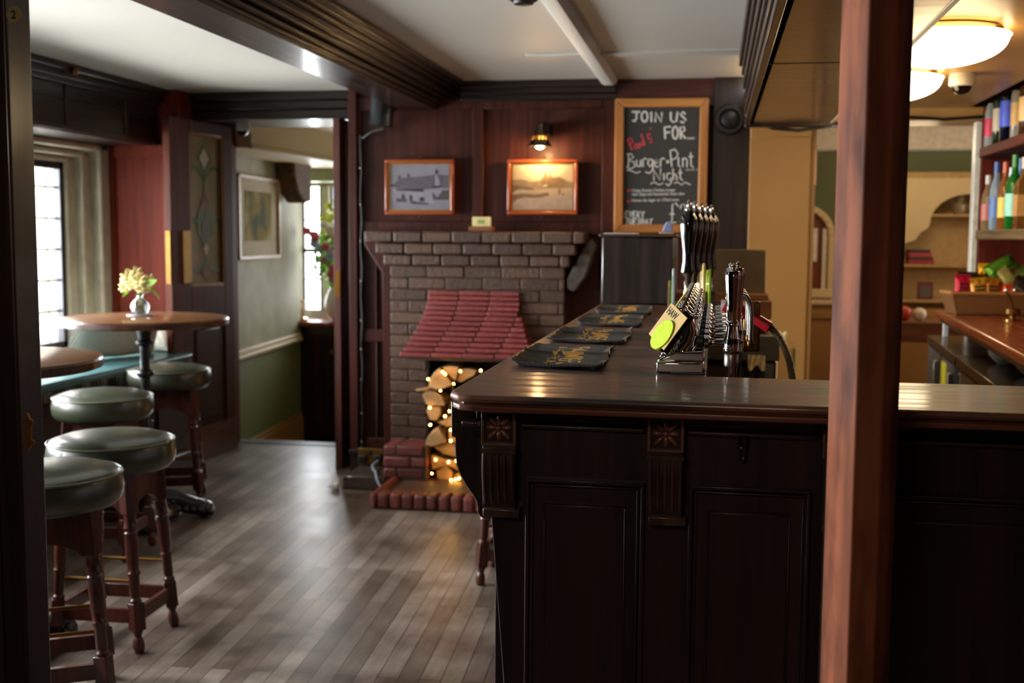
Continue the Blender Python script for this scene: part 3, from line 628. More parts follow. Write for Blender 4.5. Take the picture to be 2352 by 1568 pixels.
mb.build('stained_motif', [mat('green_glass', '1f5a3a', 0.2), mat('ruby_glass', '5a1a1e', 0.2), mat('violet_glass', '2a2038', 0.2), mat('clear_motif_glass', 'b9b7a4', 0.2), BLACKM], door)
MB().box(0.12, 0.205, 0.0, 0.004, 1.07, 1.37, 0, ML).box(-0.004, 0.0, T+0.008, -0.008, 1.07, 1.37, 0, ML).build('push_plate', BRASS, door, 0.001)
mb = MB().tube([ML @ Vector((0.05, 0.01, 1.0)), ML @ Vector((0.05, 0.05, 1.0)), ML @ Vector((0.05, 0.05, 1.12)), ML @ Vector((0.05, 0.01, 1.12))], 0.008); 
# right leaf
door = thing('door_2', 'open mahogany door leaf seen edge-on at the right of the passage opening', 'door', (-2.13, 6.2, 0), kind='structure')
MB().box(-2.138, -2.098, 6.19, 6.85, 0.0, 2.01).build('leaf', wood('door_edge', '3e1c12', '5e3026', 0.5, 'z', coat=0.1), door, 0.003)
MB().box(-2.099, -2.094, 6.30, 6.75, 1.06, 1.93).build('glass', AMB, door)
MB().box(-2.134, -2.102, 6.187, 6.19, 1.0, 1.15).build('lock_plate', BRASSD, door)
# ================================================================ FIREPLACE
fp = thing('fireplace', 'brown painted brick fireplace with red canopy hood and low side block', 'fireplace', (-1.24, 5.9, 0))
FY = 5.92
def bricks(mb, x0, x1, z0, z1, y0, y1, ch=0.0612, bw=0.205, off=0.5, m=0, hole=None, seed=1):
    r = random.Random(seed); n = max(1, round((z1-z0)/ch)); h = (z1-z0)/n
    for i in range(n):
        x = x0-(bw*off if i % 2 else 0)
        while x < x1-0.01:
            a = max(x, x0); b = min(x+bw, x1); x += bw
            if b-a < 0.02: continue
            za = z0+i*h; j = r.uniform(-0.003, 0.003)
            segs = [(a, b)]
            if hole:
                hx0, hx1, hz = hole
                if za+h/2 < hz:
                    segs = []
                    if a < hx0: segs.append((a, min(b, hx0)))
                    if b > hx1: segs.append((max(a, hx1), b))
            for (p, q) in segs:
                if q-p > 0.015: mb.box(p+0.002, q-0.002, y0+j, y1, za+0.002, za+h-0.002, m)
BX0, BX1 = -1.728, -0.775
HOLE = (-1.515, -0.96, 0.72)
mb = MB(); bricks(mb, BX0, BX1, 0.0, 1.19, FY, FY+0.12, hole=HOLE)
mb.build('brickwork', BRK, fp, 0.005)
mb = MB().box(BX0+0.006, HOLE[0], FY+0.008, 6.07, 0, 1.3).box(HOLE[1], BX1-0.006, FY+0.008, 6.07, 0, 1.3).box(HOLE[0], HOLE[1], FY+0.008, 6.07, 0.72, 1.3)
mb.build('mortar_core', MORTAR, fp)
mb = MB()
for i, (e, yy) in enumerate([(0.03, 0.03), (0.065, 0.06), (0.115, 0.10)]):
    bricks(mb, BX0-e, BX1+e, 1.19+i*0.062, 1.19+(i+1)*0.062, FY-yy, 6.04, off=0.3+0.3*i, seed=i+5, bw=0.16)
mb.build('corbelled_mantel', BRK, fp, 0.009, seg=3)
# rounded red corbel at the left and stone on the right of the mantel
MB().prism([(BX0-0.16, 1.37), (BX0-0.11, 1.36), (BX0-0.05, 1.30), (BX0-0.01, 1.18), (BX0-0.005, 0.2), (BX0-0.05, 0.2), (BX0-0.06, 1.15), (BX0-0.16, 1.30)], 'y', 5.97, 6.04).build('side_moulding', MAHO, fp, 0.006)
MB().prism([(BX1+0.01, 1.13), (BX1+0.10, 1.30), (BX1+0.13, 1.34), (BX1+0.16, 1.30), (BX1+0.11, 1.14), (BX1+0.05, 1.06), (BX1+0.01, 1.08)], 'y', 5.93, 6.04).build('side_stone', mat('weathered_stone', '4a4038', 0.9, noise=0.3, bump=0.6), fp, 0.01)
mb = MB().box(HOLE[0], HOLE[1], 6.06, 6.08, 0, 0.72).box(HOLE[0]-0.005, HOLE[0]+0.004, FY, 6.07, 0, 0.72).box(HOLE[1]-0.004, HOLE[1]+0.005, FY, 6.07, 0, 0.72)
mb.build('firebox', SOOT, fp)
# hood: thin courses stepping out in a concave curve
mb = MB(); NH = 13; zt, zb = 1.06, 0.715
for i in range(NH):
    t = i/(NH-1); f = t**1.7
    x0 = -1.508-0.115*f; x1 = -1.012+0.105*f; z1_ = zt-(zt-zb)*i/NH; z0_ = zt-(zt-zb)*(i+1)/NH
    bricks(mb, x0, x1, z0_, z1_, FY-0.03-0.16*f, FY+0.02, ch=0.03, bw=0.17, off=0.45 if i % 2 else 0.1, seed=i+20)
mb.build('hood', HOODB, fp, 0.004)
MB().box(-1.60, -0.92, FY-0.17, FY, 0.70, 0.718).build('hood_lintel', BRK, fp, 0.006)
# low block
mb = MB(); bricks(mb, -1.715, -1.475, 0.0, 0.245, 5.73, 5.93, ch=0.061, bw=0.15, seed=9)
mb.build('side_block', BRKR, fp, 0.012, seg=3)
MB().box(-1.71, -1.48, 5.735, 5.92, 0.0, 0.24).build('block_core', MORTAR, fp)
mb = MB()
x = -1.62
for i in range(12):
    mb.box(x, x+0.055, 5.31, 5.42, 0.002, 0.082); x += 0.062
mb.box(-1.66, -1.625, 5.31, 5.73, 0.002, 0.082)
mb.build('hearth_kerb', BRKR, fp, 0.02, seg=4)
MB().box(-1.64, -0.90, 5.33, 5.95, 0.0, 0.055).build('hearth', BRK, fp, 0.004)
mb = MB(); bricks(mb, -0.975, -0.78, 0.0, 0.245, 5.73, 5.93, ch=0.061, bw=0.15, seed=19); mb.build('side_block', BRKR, fp, 0.012, seg=3)
# logs: split ends facing the room, from the photo
LY = 5.80
def P2(x, y, Y=LY): p = py(x, y, Y); return (p.x, p.z)
def zm(x, y): return (960+x/4.75, 820+y/4.75)
LOGS = [
 ('curved split log at the top left of the stack', [(115, 330), (120, 250), (175, 165), (240, 105), (260, 140), (290, 180), (395, 300), (330, 330), (200, 360)]),
 ('split log at the top of the stack behind the left curved one', [(250, 110), (330, 95), (440, 105), (440, 150), (405, 270), (300, 180)]),
 ('wedge shaped log at the top right of the stack', [(440, 130), (560, 130), (640, 150), (600, 210), (450, 290), (405, 270)]),
 ('pale log end on the left below the curved one', [(45, 410), (90, 365), (180, 370), (270, 420), (305, 500), (300, 530), (130, 525), (90, 520)]),
 ('brown round log below the pale left end', [(80, 590), (100, 540), (240, 535), (245, 620), (200, 700), (120, 690)]),
 ('wide log behind the bar corner level with the brown round one', [(180, 720), (260, 690), (370, 640), (420, 700), (415, 780), (300, 770)]),
 ('quarter round split log with pale bark rim', [(80, 950), (110, 860), (170, 790), (230, 755), (250, 790), (320, 930), (160, 975), (100, 980)]),
 ('triangular log right of the quarter round one', [(320, 800), (420, 790), (430, 930), (390, 950), (330, 900)]),
 ('flat split log in the middle of the stack', [(140, 990), (330, 935), (390, 960), (420, 1040), (420, 1110), (260, 1070)]),
 ('log just under the flat split one', [(140, 1060), (170, 1060), (300, 1110), (420, 1120), (460, 1240), (330, 1180), (180, 1220), (150, 1220)]),
 ('round log low in the stack at the left', [(190, 1240), (310, 1170), (380, 1260), (350, 1400), (230, 1380), (195, 1310)]),
 ('big round log end at the bottom right of the stack', [(345, 1360), (400, 1270), (540, 1270), (640, 1350), (650, 1460), (560, 1485), (430, 1460)]),
 ('dark split log behind the lowest lights', [(150, 1390), (220, 1390), (330, 1420), (370, 1470), (340, 1500), (160, 1500)]),
]
LOGE = wood('log_end', '8a6f4c', 'b39b74', 0.8, 'x', 0.3, 0, 0.1); LOGB = mat('log_bark', '57402c', 0.9, noise=0.4, nscale=30, bump=0.8)
for i, (lab, pts) in enumerate(LOGS):
    q = [P2(*zm(*p)) for p in pts]; cx = sum(a for a, _ in q)/len(q); cz_ = sum(b for _, b in q)/len(q)
    t = thing('log', lab, 'log', (cx, 5.9, cz_), group='split logs stacked in the fireplace')
    yy = LY+0.02*(i % 3)-0.01
    mb = MB(); mb.prism(q, 'y', yy+0.006, yy+0.22); mb.build('bark', LOGB, t, 0.006)
    q2 = [(cx+(a-cx)*0.94, cz_+(b-cz_)*0.94) for a, b in q]
    MB().prism(q2, 'y', yy, yy+0.03).build('cut_end', LOGE, t, 0.004)
# support logs hidden by the bar
for i in range(5):
    t = thing('log', 'round log on the right side of the stack, mostly behind the bar', 'log', (-1.02, 5.9, 0.1+0.1*i), group='split logs stacked in the fireplace')
    MB().lathe([(0.062, 0), (0.066, 0.01), (0.066, 0.2), (0.06, 0.21)], 12, 0, Matrix.Translation((-1.03-0.03*(i % 2), 5.82, 0.13+0.125*i)) @ Matrix.Rotation(-PI/2, 4, 'X')).build('bark', LOGB, t)
# fairy lights
t = thing('fairy_lights', 'string of warm fairy lights over the log stack', 'string lights', (-1.3, 5.8, 0.1))
BP = [(112, 240), (270, 160), (297, 185), (463, 153), (685, 147), (128, 550), (295, 645), (345, 590), (135, 738), (357, 793), (357, 912), (193, 1118), (333, 1143), (420, 1130), (362, 1340), (409, 1334), (448, 1322), (235, 1443), (152, 1268), (390, 290), (245, 365)]
GLOW = mat('fairy_bulb_glow', 'ffb04a', 0.4, emit='ffb347', es=28)
pts = []
for i, p in enumerate(BP):
    a = P2(*zm(*p), 5.765); v = (a[0], 5.765, a[1]); pts.append(v)
    MB().ball(v, 0.0055 if i < 18 else 0.004, seg=8).build('bulb', GLOW, t)
wp = []
for a, b in zip(pts[:-1], pts[1:]):
    wp += [a, tuple((Vector(a)+Vector(b))/2+Vector((0.01, 0.012, -0.015)))]
MB().tube(wp, 0.0012, 5).build('wire', BRASSD, t)
# pale kindling stick poking left
p = P2(*zm(0, 362), 5.77); p2 = P2(*zm(110, 340), 5.78)
tag(MB().tube([(p[0]-0.01, 5.77, p[1]), (p[0]+0.03, 5.77, p[1]+0.006), (p2[0], 5.80, p2[1])], 0.008, 7).build('kindling_stick', LOGE), 'thin pale stick poking out left of the log stack', 'stick')
# brown wood block, cables, socket
st = MB().box(-1.93, -1.70, 5.70, 5.99, 0.0, 0.075)
tag(st.build('floor_block', wood('dusty_block', '3c2d24', '54433a', 0.6, 'x')), 'low dusty brown block on the floor left of the fireplace', 'block')
bpy.data.objects['floor_block'].modifiers.new('b', 'BEVEL').width = 0.008
so = thing('wall_socket', 'brass double wall socket with two black plugs left of the fireplace', 'socket', (-1.86, 5.99, 0.11))
MB().box(-1.935, -1.775, 5.984, 6.0, 0.08, 0.17).build('plate', BRASS, so, 0.002)
MB().box(-1.925, -1.88, 5.955, 5.984, 0.09, 0.135).build('plug', BLACKM, so, 0.006)
MB().box(-1.83, -1.79, 5.945, 5.984, 0.095, 0.14).build('plug', BLACKM, so, 0.006)
MB().box(-1.87, -1.85, 5.978, 5.984, 0.135, 0.155).build('switch', BLACKM, so)
tag(MB().tube([(-1.81, 5.945, 0.11), (-1.82, 5.88, 0.095), (-1.79, 5.80, 0.09), (-1.76, 5.74, 0.10), (-1.735, 5.69, 0.06), (-1.70, 5.66, 0.015), (-1.66, 5.68, 0.06)], 0.007, 8).build('power_cable', mat('grey_cable', '9aa4b0', 0.4)), 'pale grey cable from the socket to the hearth', 'cable')
t = thing('power_adaptor', 'small white plug adaptor on the floorboards by the fireplace block', 'plug', (-1.97, 5.80, 0))
MB().box(-1.98, -1.945, 5.66, 5.70, 0.0, 0.035).build('body', WHITE, t, 0.008)
MB().box(-1.955, -1.945, 5.645, 5.66, 0.0, 0.014).box(-2.0, -1.98, 5.672, 5.684, 0.012, 0.022).build('pins', CHROME, t)
# vertical cable with clips on the panelling
cb = thing('wall_cable', 'thin black cable clipped down the panelling left of the fireplace', 'cable', (-1.93, 6.03, 0.2))
z = 1.90; pts = []
while z > 0.12: pts.append((-1.925+0.004*math.sin(z*23), 6.035, z)); z -= 0.06
MB().tube([(-1.78, 5.99, 1.925), (-1.85, 6.01, 1.915), (-1.91, 6.03, 1.88)]+pts+[(-1.935, 5.99, 0.10)], 0.005, 6).build('wire', BLACKM, cb)
for z in (1.72, 1.52, 1.32, 1.10, 0.88, 0.72, 0.55, 0.36, 0.2): MB().ball((-1.925, 6.028, z), 0.006, seg=8).build('clip', STEEL, cb)
# speaker
t = thing('wall_speaker', 'black cylindrical speaker under the ceiling left of the first picture', 'speaker', (-1.77, 5.92, 1.92))
Mx = Matrix.Translation((-1.77, 5.90, 1.93)) @ Matrix.Rotation(0.08, 4, 'Y')
MB().lathe([(0.055, 0), (0.062, 0.005), (0.066, 0.15), (0.06, 0.16)], 28, 0, Mx).build('body', mat('speaker_gloss', '1a1c20', 0.25), t)
MB().box(-1.79, -1.75, 5.93, 6.05, 2.02, 2.06).build('bracket', BLACKM, t)
# round dark fan in the recess
t = thing('round_vent', 'round dark vent cover in the recess right of the chalkboard', 'vent', (0.055, 5.98, 1.93))
mb = MB().lathe([(0.075, 0), (0.08, 0.01), (0.07, 0.03), (0.055, 0.03), (0.05, 0.012), (0.04, 0.02), (0.002, 0.02)], 28, 0, Matrix.Translation((0.06, 6.0, 1.955)) @ Matrix.Rotation(PI/2, 4, 'X'))
mb.build('cover', mat('vent_dark', '17100d', 0.4), t)
# mantel sign block
t = thing('reserved_block', 'small wooden block with cream card on the mantel', 'sign', (-1.32, 5.9, 1.376))
def pxz(x, y, Y): p = py(x, y, Y); return p.x, p.z
a = pxz(1080, 526, 5.9); b = pxz(1133, 516, 5.9)
MB().box(a[0], b[0], 5.86, 5.94, 1.376, 1.402).build('block', CRATE, t, 0.002)
a = pxz(1084, 516, 5.88); b = pxz(1127, 494, 5.88)
MB().box(a[0], b[0], 5.885, 5.893, 1.40, 1.452).build('card', mat('cream_card', 'd8c88e', 0.6), t, 0.003)
MB().box(a[0]+0.03, b[0]-0.035, 5.883, 5.8845, 1.415, 1.437).build('green_mark', mat('green_mark', '8f9a4a', 0.7), t)
MB().box(a[0]-0.012, a[0]-0.006, 5.88, 5.89, 1.376, 1.41).build('clip', CHROME, t)
# ================================================================ PICTURES
def picture(name, label, x0, y0, x1, y1, layers, mats, Y=6.0, lamp=False):
    A = pxz(x0, y0, Y); B = pxz(x1, y1, Y); X0, X1, Z0, Z1 = A[0], B[0], B[1], A[1]
    t = thing(name, label, 'picture', ((X0+X1)/2, Y+0.03, Z0))
    mb = MB(); frame_mould(mb, X0, X1, Z0, Z1, Y+0.03, 0.018, 0.03); mb.build('frame', PICF, t, 0.006, seg=3)
    mb = MB(); frame_mould(mb, X0+0.018, X1-0.018, Z0+0.018, Z1-0.018, Y+0.03, 0.008, 0.018); mb.build('gilt_slip', mat('gilt', 'c08a3a', 0.3, 0.9), t)
    mb = MB()
    mb.box(X0+0.02, X1-0.02, Y+0.018, Y+0.03, Z0+0.02, Z1-0.02, 0)
    w, h = X1-X0-0.05, Z1-Z0-0.05
    for i, (m, poly) in enumerate(layers):
        q = [(X0+0.025+w*u, Z0+0.025+h*v) for u, v in poly]; yy = Y+0.0175-0.0003*(i+1)
        mb.add([(u, yy, v) for u, v in q], [list(range(len(q)))], m)
    mb.build('print', mats, t)
    mb = MB().box(X0+0.018, X1-0.018, Y+0.0115, Y+0.012, Z0+0.018, Z1-0.018); mb.build('glazing', glassy('picture_glass', (1, 1, 1), 0.03, 0.03), t)
    mb = MB(); mb.ball(((X0+X1)/2, Y+0.02, Z1+0.012), 0.006, seg=10); mb.build('top_screw', BRASSD, t)
    MB().ball(((X0+X1)/2, Y+0.02, Z0-0.012), 0.006, seg=10).build('bottom_screw', BRASSD, t)
    return t
def N(z): return [((x-265)/1285, (1345-y)/1130) for x, y in z]
PM = [mat('print_sky', 'aeaab6', 0.6, noise=0.06, nscale=20), mat('print_thatch', '7c7480', 0.7, noise=0.15, nscale=60), mat('print_wall', 'b7b2c2', 0.7), mat('print_dark', '4f4650', 0.7), mat('print_road', 'a8a4b2', 0.7, noise=0.08), mat('print_bush', '6a6064', 0.7, noise=0.3, nscale=60)]
L1_ = [(4, N([(265, 1120), (1550, 1120), (1550, 1345), (265, 1345)])), (1, N([(265, 740), (380, 700), (460, 560), (760, 530), (1020, 510), (1240, 470), (1550, 490), (1550, 800), (1180, 830), (400, 830)])),
  (2, N([(290, 760), (420, 800), (950, 860), (1180, 830), (1400, 780), (1400, 1100), (1150, 1190), (720, 1170), (400, 1120), (290, 1100)])), (3, N([(390, 820), (1000, 830), (1000, 900), (400, 860)])),
  (3, N([(455, 490), (500, 490), (500, 560), (455, 560)])), (3, N([(650, 455), (685, 455), (685, 540), (650, 540)])), (3, N([(1250, 355), (1305, 355), (1300, 465), (1245, 465)])),
  (2, N([(1250, 480), (1290, 470), (1360, 740), (1240, 745)])), (3, N([(1185, 745), (1385, 745), (1380, 790), (1200, 800)])), (3, N([(530, 930), (590, 990), (590, 1080), (520, 1080)])), (3, N([(690, 980), (750, 980), (740, 1130), (1130, 1180), (1100, 1200), (760, 1190), (690, 1120)])),
  (3, N([(915, 1030), (1015, 1030), (1010, 1130), (915, 1130)])), (5, N([(1400, 860), (1550, 860), (1550, 1090), (1200, 1100), (1180, 900), (1300, 1040)])), (5, N([(410, 1050), (520, 1060), (640, 1080), (640, 1140), (410, 1140)])), (3, N([(265, 720), (400, 720), (265, 760)]))]
picture('framed_photograph', 'framed black and white photo of a thatched building, under the speaker', 883, 366, 1041, 493, L1_, PM)
def N2(z): return [((x-110)/890, (1480-y)/730) for x, y in z]
PS = [mat('sepia_sky', 'd9c49a', 0.6, noise=0.03), mat('sepia_hill', 'a98e66', 0.7, noise=0.15, nscale=30), mat('sepia_castle', '94784f', 0.7, noise=0.15, nscale=60), mat('sepia_field', 'c2a987', 0.7, noise=0.1, nscale=20), mat('sepia_bush', '8a6c4c', 0.7, noise=0.2, nscale=60), mat('sepia_road', 'bca48c', 0.7)]
L2_ = [(3, N2([(110, 1080), (1000, 1080), (1000, 1480), (110, 1480)])), (1, N2([(110, 1000), (250, 990), (400, 1030), (520, 1010), (560, 950), (830, 960), (930, 1030), (1000, 1040), (1000, 1130), (110, 1150)])),
  (2, N2([(520, 1020), (570, 960), (580, 890), (615, 890), (620, 950), (650, 955), (655, 890), (675, 890), (680, 960), (770, 960), (790, 930), (800, 970), (880, 1010), (860, 1120), (560, 1120)])), (0, N2([(560, 1080), (620, 1070), (620, 1110), (560, 1110)])),
  (4, N2([(110, 1090), (200, 1080), (280, 1100), (430, 1130), (430, 1160), (200, 1150), (110, 1200)])), (4, N2([(110, 1240), (260, 1210), (450, 1230), (640, 1200), (650, 1250), (480, 1285), (300, 1275), (160, 1330), (110, 1360)])),
  (5, N2([(110, 1370), (200, 1300), (400, 1290), (640, 1280), (1000, 1240), (1000, 1480), (110, 1480)])), (4, N2([(785, 1140), (815, 1140), (815, 1220), (790, 1240)])), (4, N2([(840, 1210), (870, 1220), (860, 1245), (835, 1235)]))]
picture('framed_photograph', 'framed sepia photo of a castle hill lit by the brass picture lamp', 1165, 366, 1326, 493, L2_, PS)
# picture lamp
c = py(1240, 335, 5.90)
t = thing('picture_lamp', 'brass wall lamp with slotted bell shade above the sepia photo', 'lamp', (c.x, 6.0, c.z))
Mx = Matrix.Translation(c)
SH = mat('lamp_metal', '6f5f52', 0.25, 1.0)
mb = MB().lathe([(0.062, -0.005), (0.064, 0.0), (0.050, 0.018), (0.046, 0.030), (0.042, 0.032), (0.046, 0.016), (0.056, 0.0)], 28, 0, Mx); shr = mb.build('shade_rim', SH, t)
mb = MB()
for i in range(14):
    a = 2*PI*i/14; mb.rod(c+Vector((0.045*math.cos(a), 0.045*math.sin(a), 0.03)), c+Vector((0.036*math.cos(a), 0.036*math.sin(a), 0.052)), 0.0035, 6)
mb.build('shade_slots', BRASS, shr)
MB().lathe([(0.038, 0.05), (0.03, 0.065), (0.018, 0.085), (0.016, 0.11), (0.004, 0.115)], 24, 0, Mx).build('shade', SH, t)
MB().box(c.x+0.0, c.x+0.042, c.y+0.01, 6.06, c.z+0.06, c.z+0.125).build('bracket', mat('lamp_dark_metal', '3a2f2a', 0.3, 1.0), t, 0.004)
MB().ball(c+Vector((0, 0, 0.004)), 0.026, 1, 1, 0.8).build('bulb', mat('bulb_glow', 'ffd9a0', 0.4, emit='ffcf8a', es=18), t)
def point(name, loc, power, color, r=0.03, spot=None, d=None):
    l = bpy.data.lights.new(name, 'SPOT' if spot else 'POINT'); l.energy = power; l.color = color; l.shadow_soft_size = r
    if spot: l.spot_size = spot; l.spot_blend = 0.6
    o = bpy.data.objects.new(name, l); COL.objects.link(o); o.location = loc
    if d: o.rotation_euler = Vector(d).to_track_quat('-Z', 'Y').to_euler()
    return o
WARM = (1.0, 0.60, 0.26)
point('picture_lamp_light', c+Vector((0, 0, -0.03)), 2.6, WARM, 0.02)
# ================================================================ CHALKBOARD
cbd = thing('chalkboard', 'tall pine framed chalkboard advertising burger and pint night', 'chalkboard', (-0.29, 6.02, 1.38))
CBY = 5.99
def cz(x, y): p = py(1400+x/4.9, 220+y/4.9, CBY); return (p.x, p.z)
O = [cz(66, 35), cz(1118, 25), cz(1090, 1545), cz(48, 1545)]; I = [cz(165, 130), cz(1020, 130), cz(985, 1448), cz(155, 1448)]
mb = MB()
for k in range(4):
    a, b = O[k], O[(k+1) % 4]; c2, d2 = I[(k+1) % 4], I[k]
    mb.prism([a, b, c2, d2], 'y', CBY-0.02, CBY+0.03, 0 if k % 2 else 1)
mb.build('frame', [PINE, PINEX], cbd, 0.006, seg=3)
MB().prism([I[0], I[1], I[2], I[3]], 'y', CBY+0.002, CBY+0.03).build('board', BOARD, cbd)
def ell(cx, cy, rx, ry, n=14, a0=0, a1=2*PI): return [(cx+rx*math.cos(a0+(a1-a0)*i/n), cy+ry*math.sin(a0+(a1-a0)*i/n)) for i in range(n+1)]
def chalk(mb, strokes, r, m=0):
    for s_ in strokes:
        q = [cz(*p) for p in s_]
        mb.tube([(a, CBY, b) for a, b in q], r, 6, m, flat=Vector((0, 1, 0)))
mb = MB()
chalk(mb, [[(250, 180), (345, 180)], [(305, 180), (303, 255), (285, 285), (255, 275)], ell(395, 233, 34, 58), [(470, 180), (472, 295)], [(515, 295), (515, 185), (585, 295), (590, 185)], [(690, 180), (690, 270), (718, 298), (750, 290), (768, 180)], [(855, 205), (825, 182), (796, 205), (830, 240), (860, 272), (835, 303), (795, 288)],
 [(628, 485), (620, 350), (690, 348)], [(622, 415), (680, 410)], ell(740, 415, 30, 70), [(803, 485), (795, 350), (840, 350), (850, 385), (805, 420), (858, 480)]], 0.0048)
chalk(mb, [ell(885, 478, 10, 8, 8), ell(915, 478, 10, 8, 8), ell(945, 476, 10, 8, 8)], 0.0016)
mb.build('heading_lettering', CHALK, cbd)
mb = MB(); chalk(mb, [[(255, 612), (205, 500)], [(195, 505), (235, 475), (266, 510), (228, 548)], [(325, 545), (290, 548), (278, 580), (300, 600), (325, 575), (322, 545), (338, 592)], [(340, 525), (350, 572), (372, 568), (368, 515), (385, 562)], [(358, 430), (400, 555)], [(462, 428), (425, 440), (430, 478), (478, 482), (490, 515), (450, 527)], [(460, 360), (464, 378)]], 0.0052)
mb.build('red_lettering', CHALKR, cbd)
for y in (1065, 1185):
    mb = MB(); chalk(mb, [[(188, y), (235, y)], [(215, y-14), (238, y), (215, y+14)]], 0.0034); mb.build('red_arrow', CHALKR, cbd)
mb = MB()
chalk(mb, [[(215, 650), (210, 812)], [(190, 658), (245, 652), (270, 690), (215, 732), (272, 742), (288, 790), (235, 826), (185, 795)], [(305, 720), (303, 780), (325, 796), (348, 780), (350, 720), (354, 798)], [(378, 798), (375, 720), (398, 703), (420, 715)], [(480, 718), (442, 714), (430, 760), (455, 796), (482, 770), (486, 715), (486, 830), (450, 872), (404, 856)],
 [(505, 760), (548, 748), (530, 708), (504, 735), (508, 785), (532, 802), (555, 788)], [(575, 798), (575, 720), (600, 700), (622, 714)], ell(655, 742, 10, 12, 8), [(702, 798), (684, 620)], [(678, 622), (735, 600), (772, 650), (750, 700), (695, 722)], [(776, 690), (776, 788), (800, 800)], [(826, 802), (824, 700)], [(826, 720), (856, 698), (872, 720), (872, 802)], [(914, 638), (918, 785), (946, 806)], [(890, 686), (944, 684)]]
, 0.0034); mb.build('script_lettering', CHALK, cbd); mb = MB(); chalk(mb, [[(500, 950), (494, 828), (570, 948), (575, 815)], [(612, 872), (612, 950)], [(692, 872), (652, 872), (642, 925), (672, 952), (692, 920), (694, 978), (664, 1010), (634, 988)], [(716, 820), (716, 950)], [(716, 905), (742, 878), (756, 900), (756, 952)], [(796, 820), (796, 930), (826, 950)], [(775, 866), (822, 864)]], 0.0034)
mb.build('night_lettering', CHALK, cbd); mb = MB()
chalk(mb, [[(185, 835), (240, 842), (300, 868), (350, 850)], [(460, 992), (500, 970), (560, 1002), (605, 980)], [(725, 982), (770, 972), (810, 1002), (850, 972), (912, 1000)]], 0.0024)
mb.build('underline_flourish', CHALK, cbd); mb = MB()
chalk(mb, [[(865, 815), (860, 832), (868, 845)], ell(885, 830, 7, 8, 6), [(900, 838), (902, 824), (912, 826)], ell(932, 832, 7, 7, 6), [(946, 838), (946, 824), (958, 826), (958, 838)], [(980, 815), (986, 832), (978, 846)]], 0.0011)
mb.build('tiny_lettering', CHALK, cbd); mb = MB()
chalk(mb, [[(775, 1245), (745, 1205), (708, 1222), (705, 1400), (672, 1425), (752, 1425)], [(675, 1330), (732, 1328)], [(798, 1270), (812, 1222), (842, 1215), (858, 1260), (845, 1330), (800, 1425), (868, 1425)], ell(932, 1312, 36, 104)], 0.0032)
mb.build('price_lettering', CHALK, cbd)
BL = {'E': [[(1, 0), (0, 0), (0, 2), (1, 2)], [(0, 1), (0.8, 1)]], 'V': [[(0, 0), (0.5, 2), (1, 0)]], 'R': [[(0, 2), (0, 0), (0.9, 0.1), (0.9, 0.9), (0, 1), (1, 2)]], 'Y': [[(0, 0), (0.5, 1), (1, 0)], [(0.5, 1), (0.5, 2)]], 'T': [[(0, 0), (1, 0)], [(0.5, 0), (0.5, 2)]], 'U': [[(0, 0), (0, 1.7), (0.5, 2), (1, 1.7), (1, 0)]], 'S': [[(1, 0.2), (0.5, 0), (0, 0.4), (1, 1.4), (0.6, 2), (0, 1.8)]], 'D': [[(0, 0), (0, 2), (0.8, 1.6), (0.9, 0.5), (0, 0)]], 'A': [[(0, 2), (0.5, 0), (1, 2)], [(0.25, 1.2), (0.8, 1.2)]]}
def word(mb, w_, x, y, cw, gap, h, sl_, r):
    for ch in w_:
        chalk(mb, [[(x+cw*u+sl_*(1-v/2)*10, y+h*v/2) for u, v in s_] for s_ in BL[ch]], r); x += cw+gap
mb = MB(); word(mb, 'EVERY', 170, 1300, 30, 16, 68, 1, 0.0034); mb.build('day_lettering', CHALK, cbd); mb = MB(); word(mb, 'TUESDAY', 175, 1382, 30, 15, 60, 1, 0.0034)
mb.build('day_lettering', CHALK, cbd)
mb = MB()
for body, x0, y0, x1 in (('Crispy Korean Chicken burger', 250, 1080, 745), ('with chips and homemade Asian slaw', 250, 1122, 845), ('House ale, lager or 175ml wine', 250, 1190, 780)):
    vs, fs = textmesh(body, 1.0, 0.012); wd = max(v.x for v in vs); A = cz(x0, y0); B = cz(x1, y0-8); sc = (B[0]-A[0])/wd; hs = 0.016
    k = 0.0085*2.4
    mb.add([(A[0]+v.x*sc, CBY-0.0005, A[1]+v.y*k+(B[1]-A[1])*v.x/wd) for v in vs], fs)
mb.build('small_lettering', CHALK, cbd)
# ================================================================ BENCH
b = thing('window_bench', 'long teal cushioned window bench with dark panelled front under the left windows', 'bench', (-3.2, 4, 0))
MB().box(-3.47, -2.945, 1.7, 6.06, 0.635, 0.675).build('cushion', TEAL, b, 0.016, seg=4)
MB().tube([(-2.944, 1.72, 0.671), (-2.944, 6.05, 0.671)], 0.004, 6).build('piping', TEAL, b)
mb = MB(); y = 1.75
while y < 6.04: mb.box(-3.0, -2.95+0.005*math.sin(y*40), y, y+0.02, 0.585, 0.638); y += 0.024
mb.build('ruched_border', RUCHE, b, 0.006)
mb = MB().box(-3.46, -2.99, 1.7, 6.06, 0.0, 0.60)
for y in (2.2, 2.9, 3.6, 4.3, 5.0, 5.7): mb.box(-3.0, -2.975, y, y+0.08, 0.08, 0.585)
mb.box(-3.0, -2.972, 1.7, 6.06, 0.53, 0.59).box(-3.0, -2.972, 1.7, 6.06, 0.0, 0.10)
mb.build('panelled_front', wood('bench_panel', '22120d', '3d2218', 0.45, 'y'), b, 0.004)
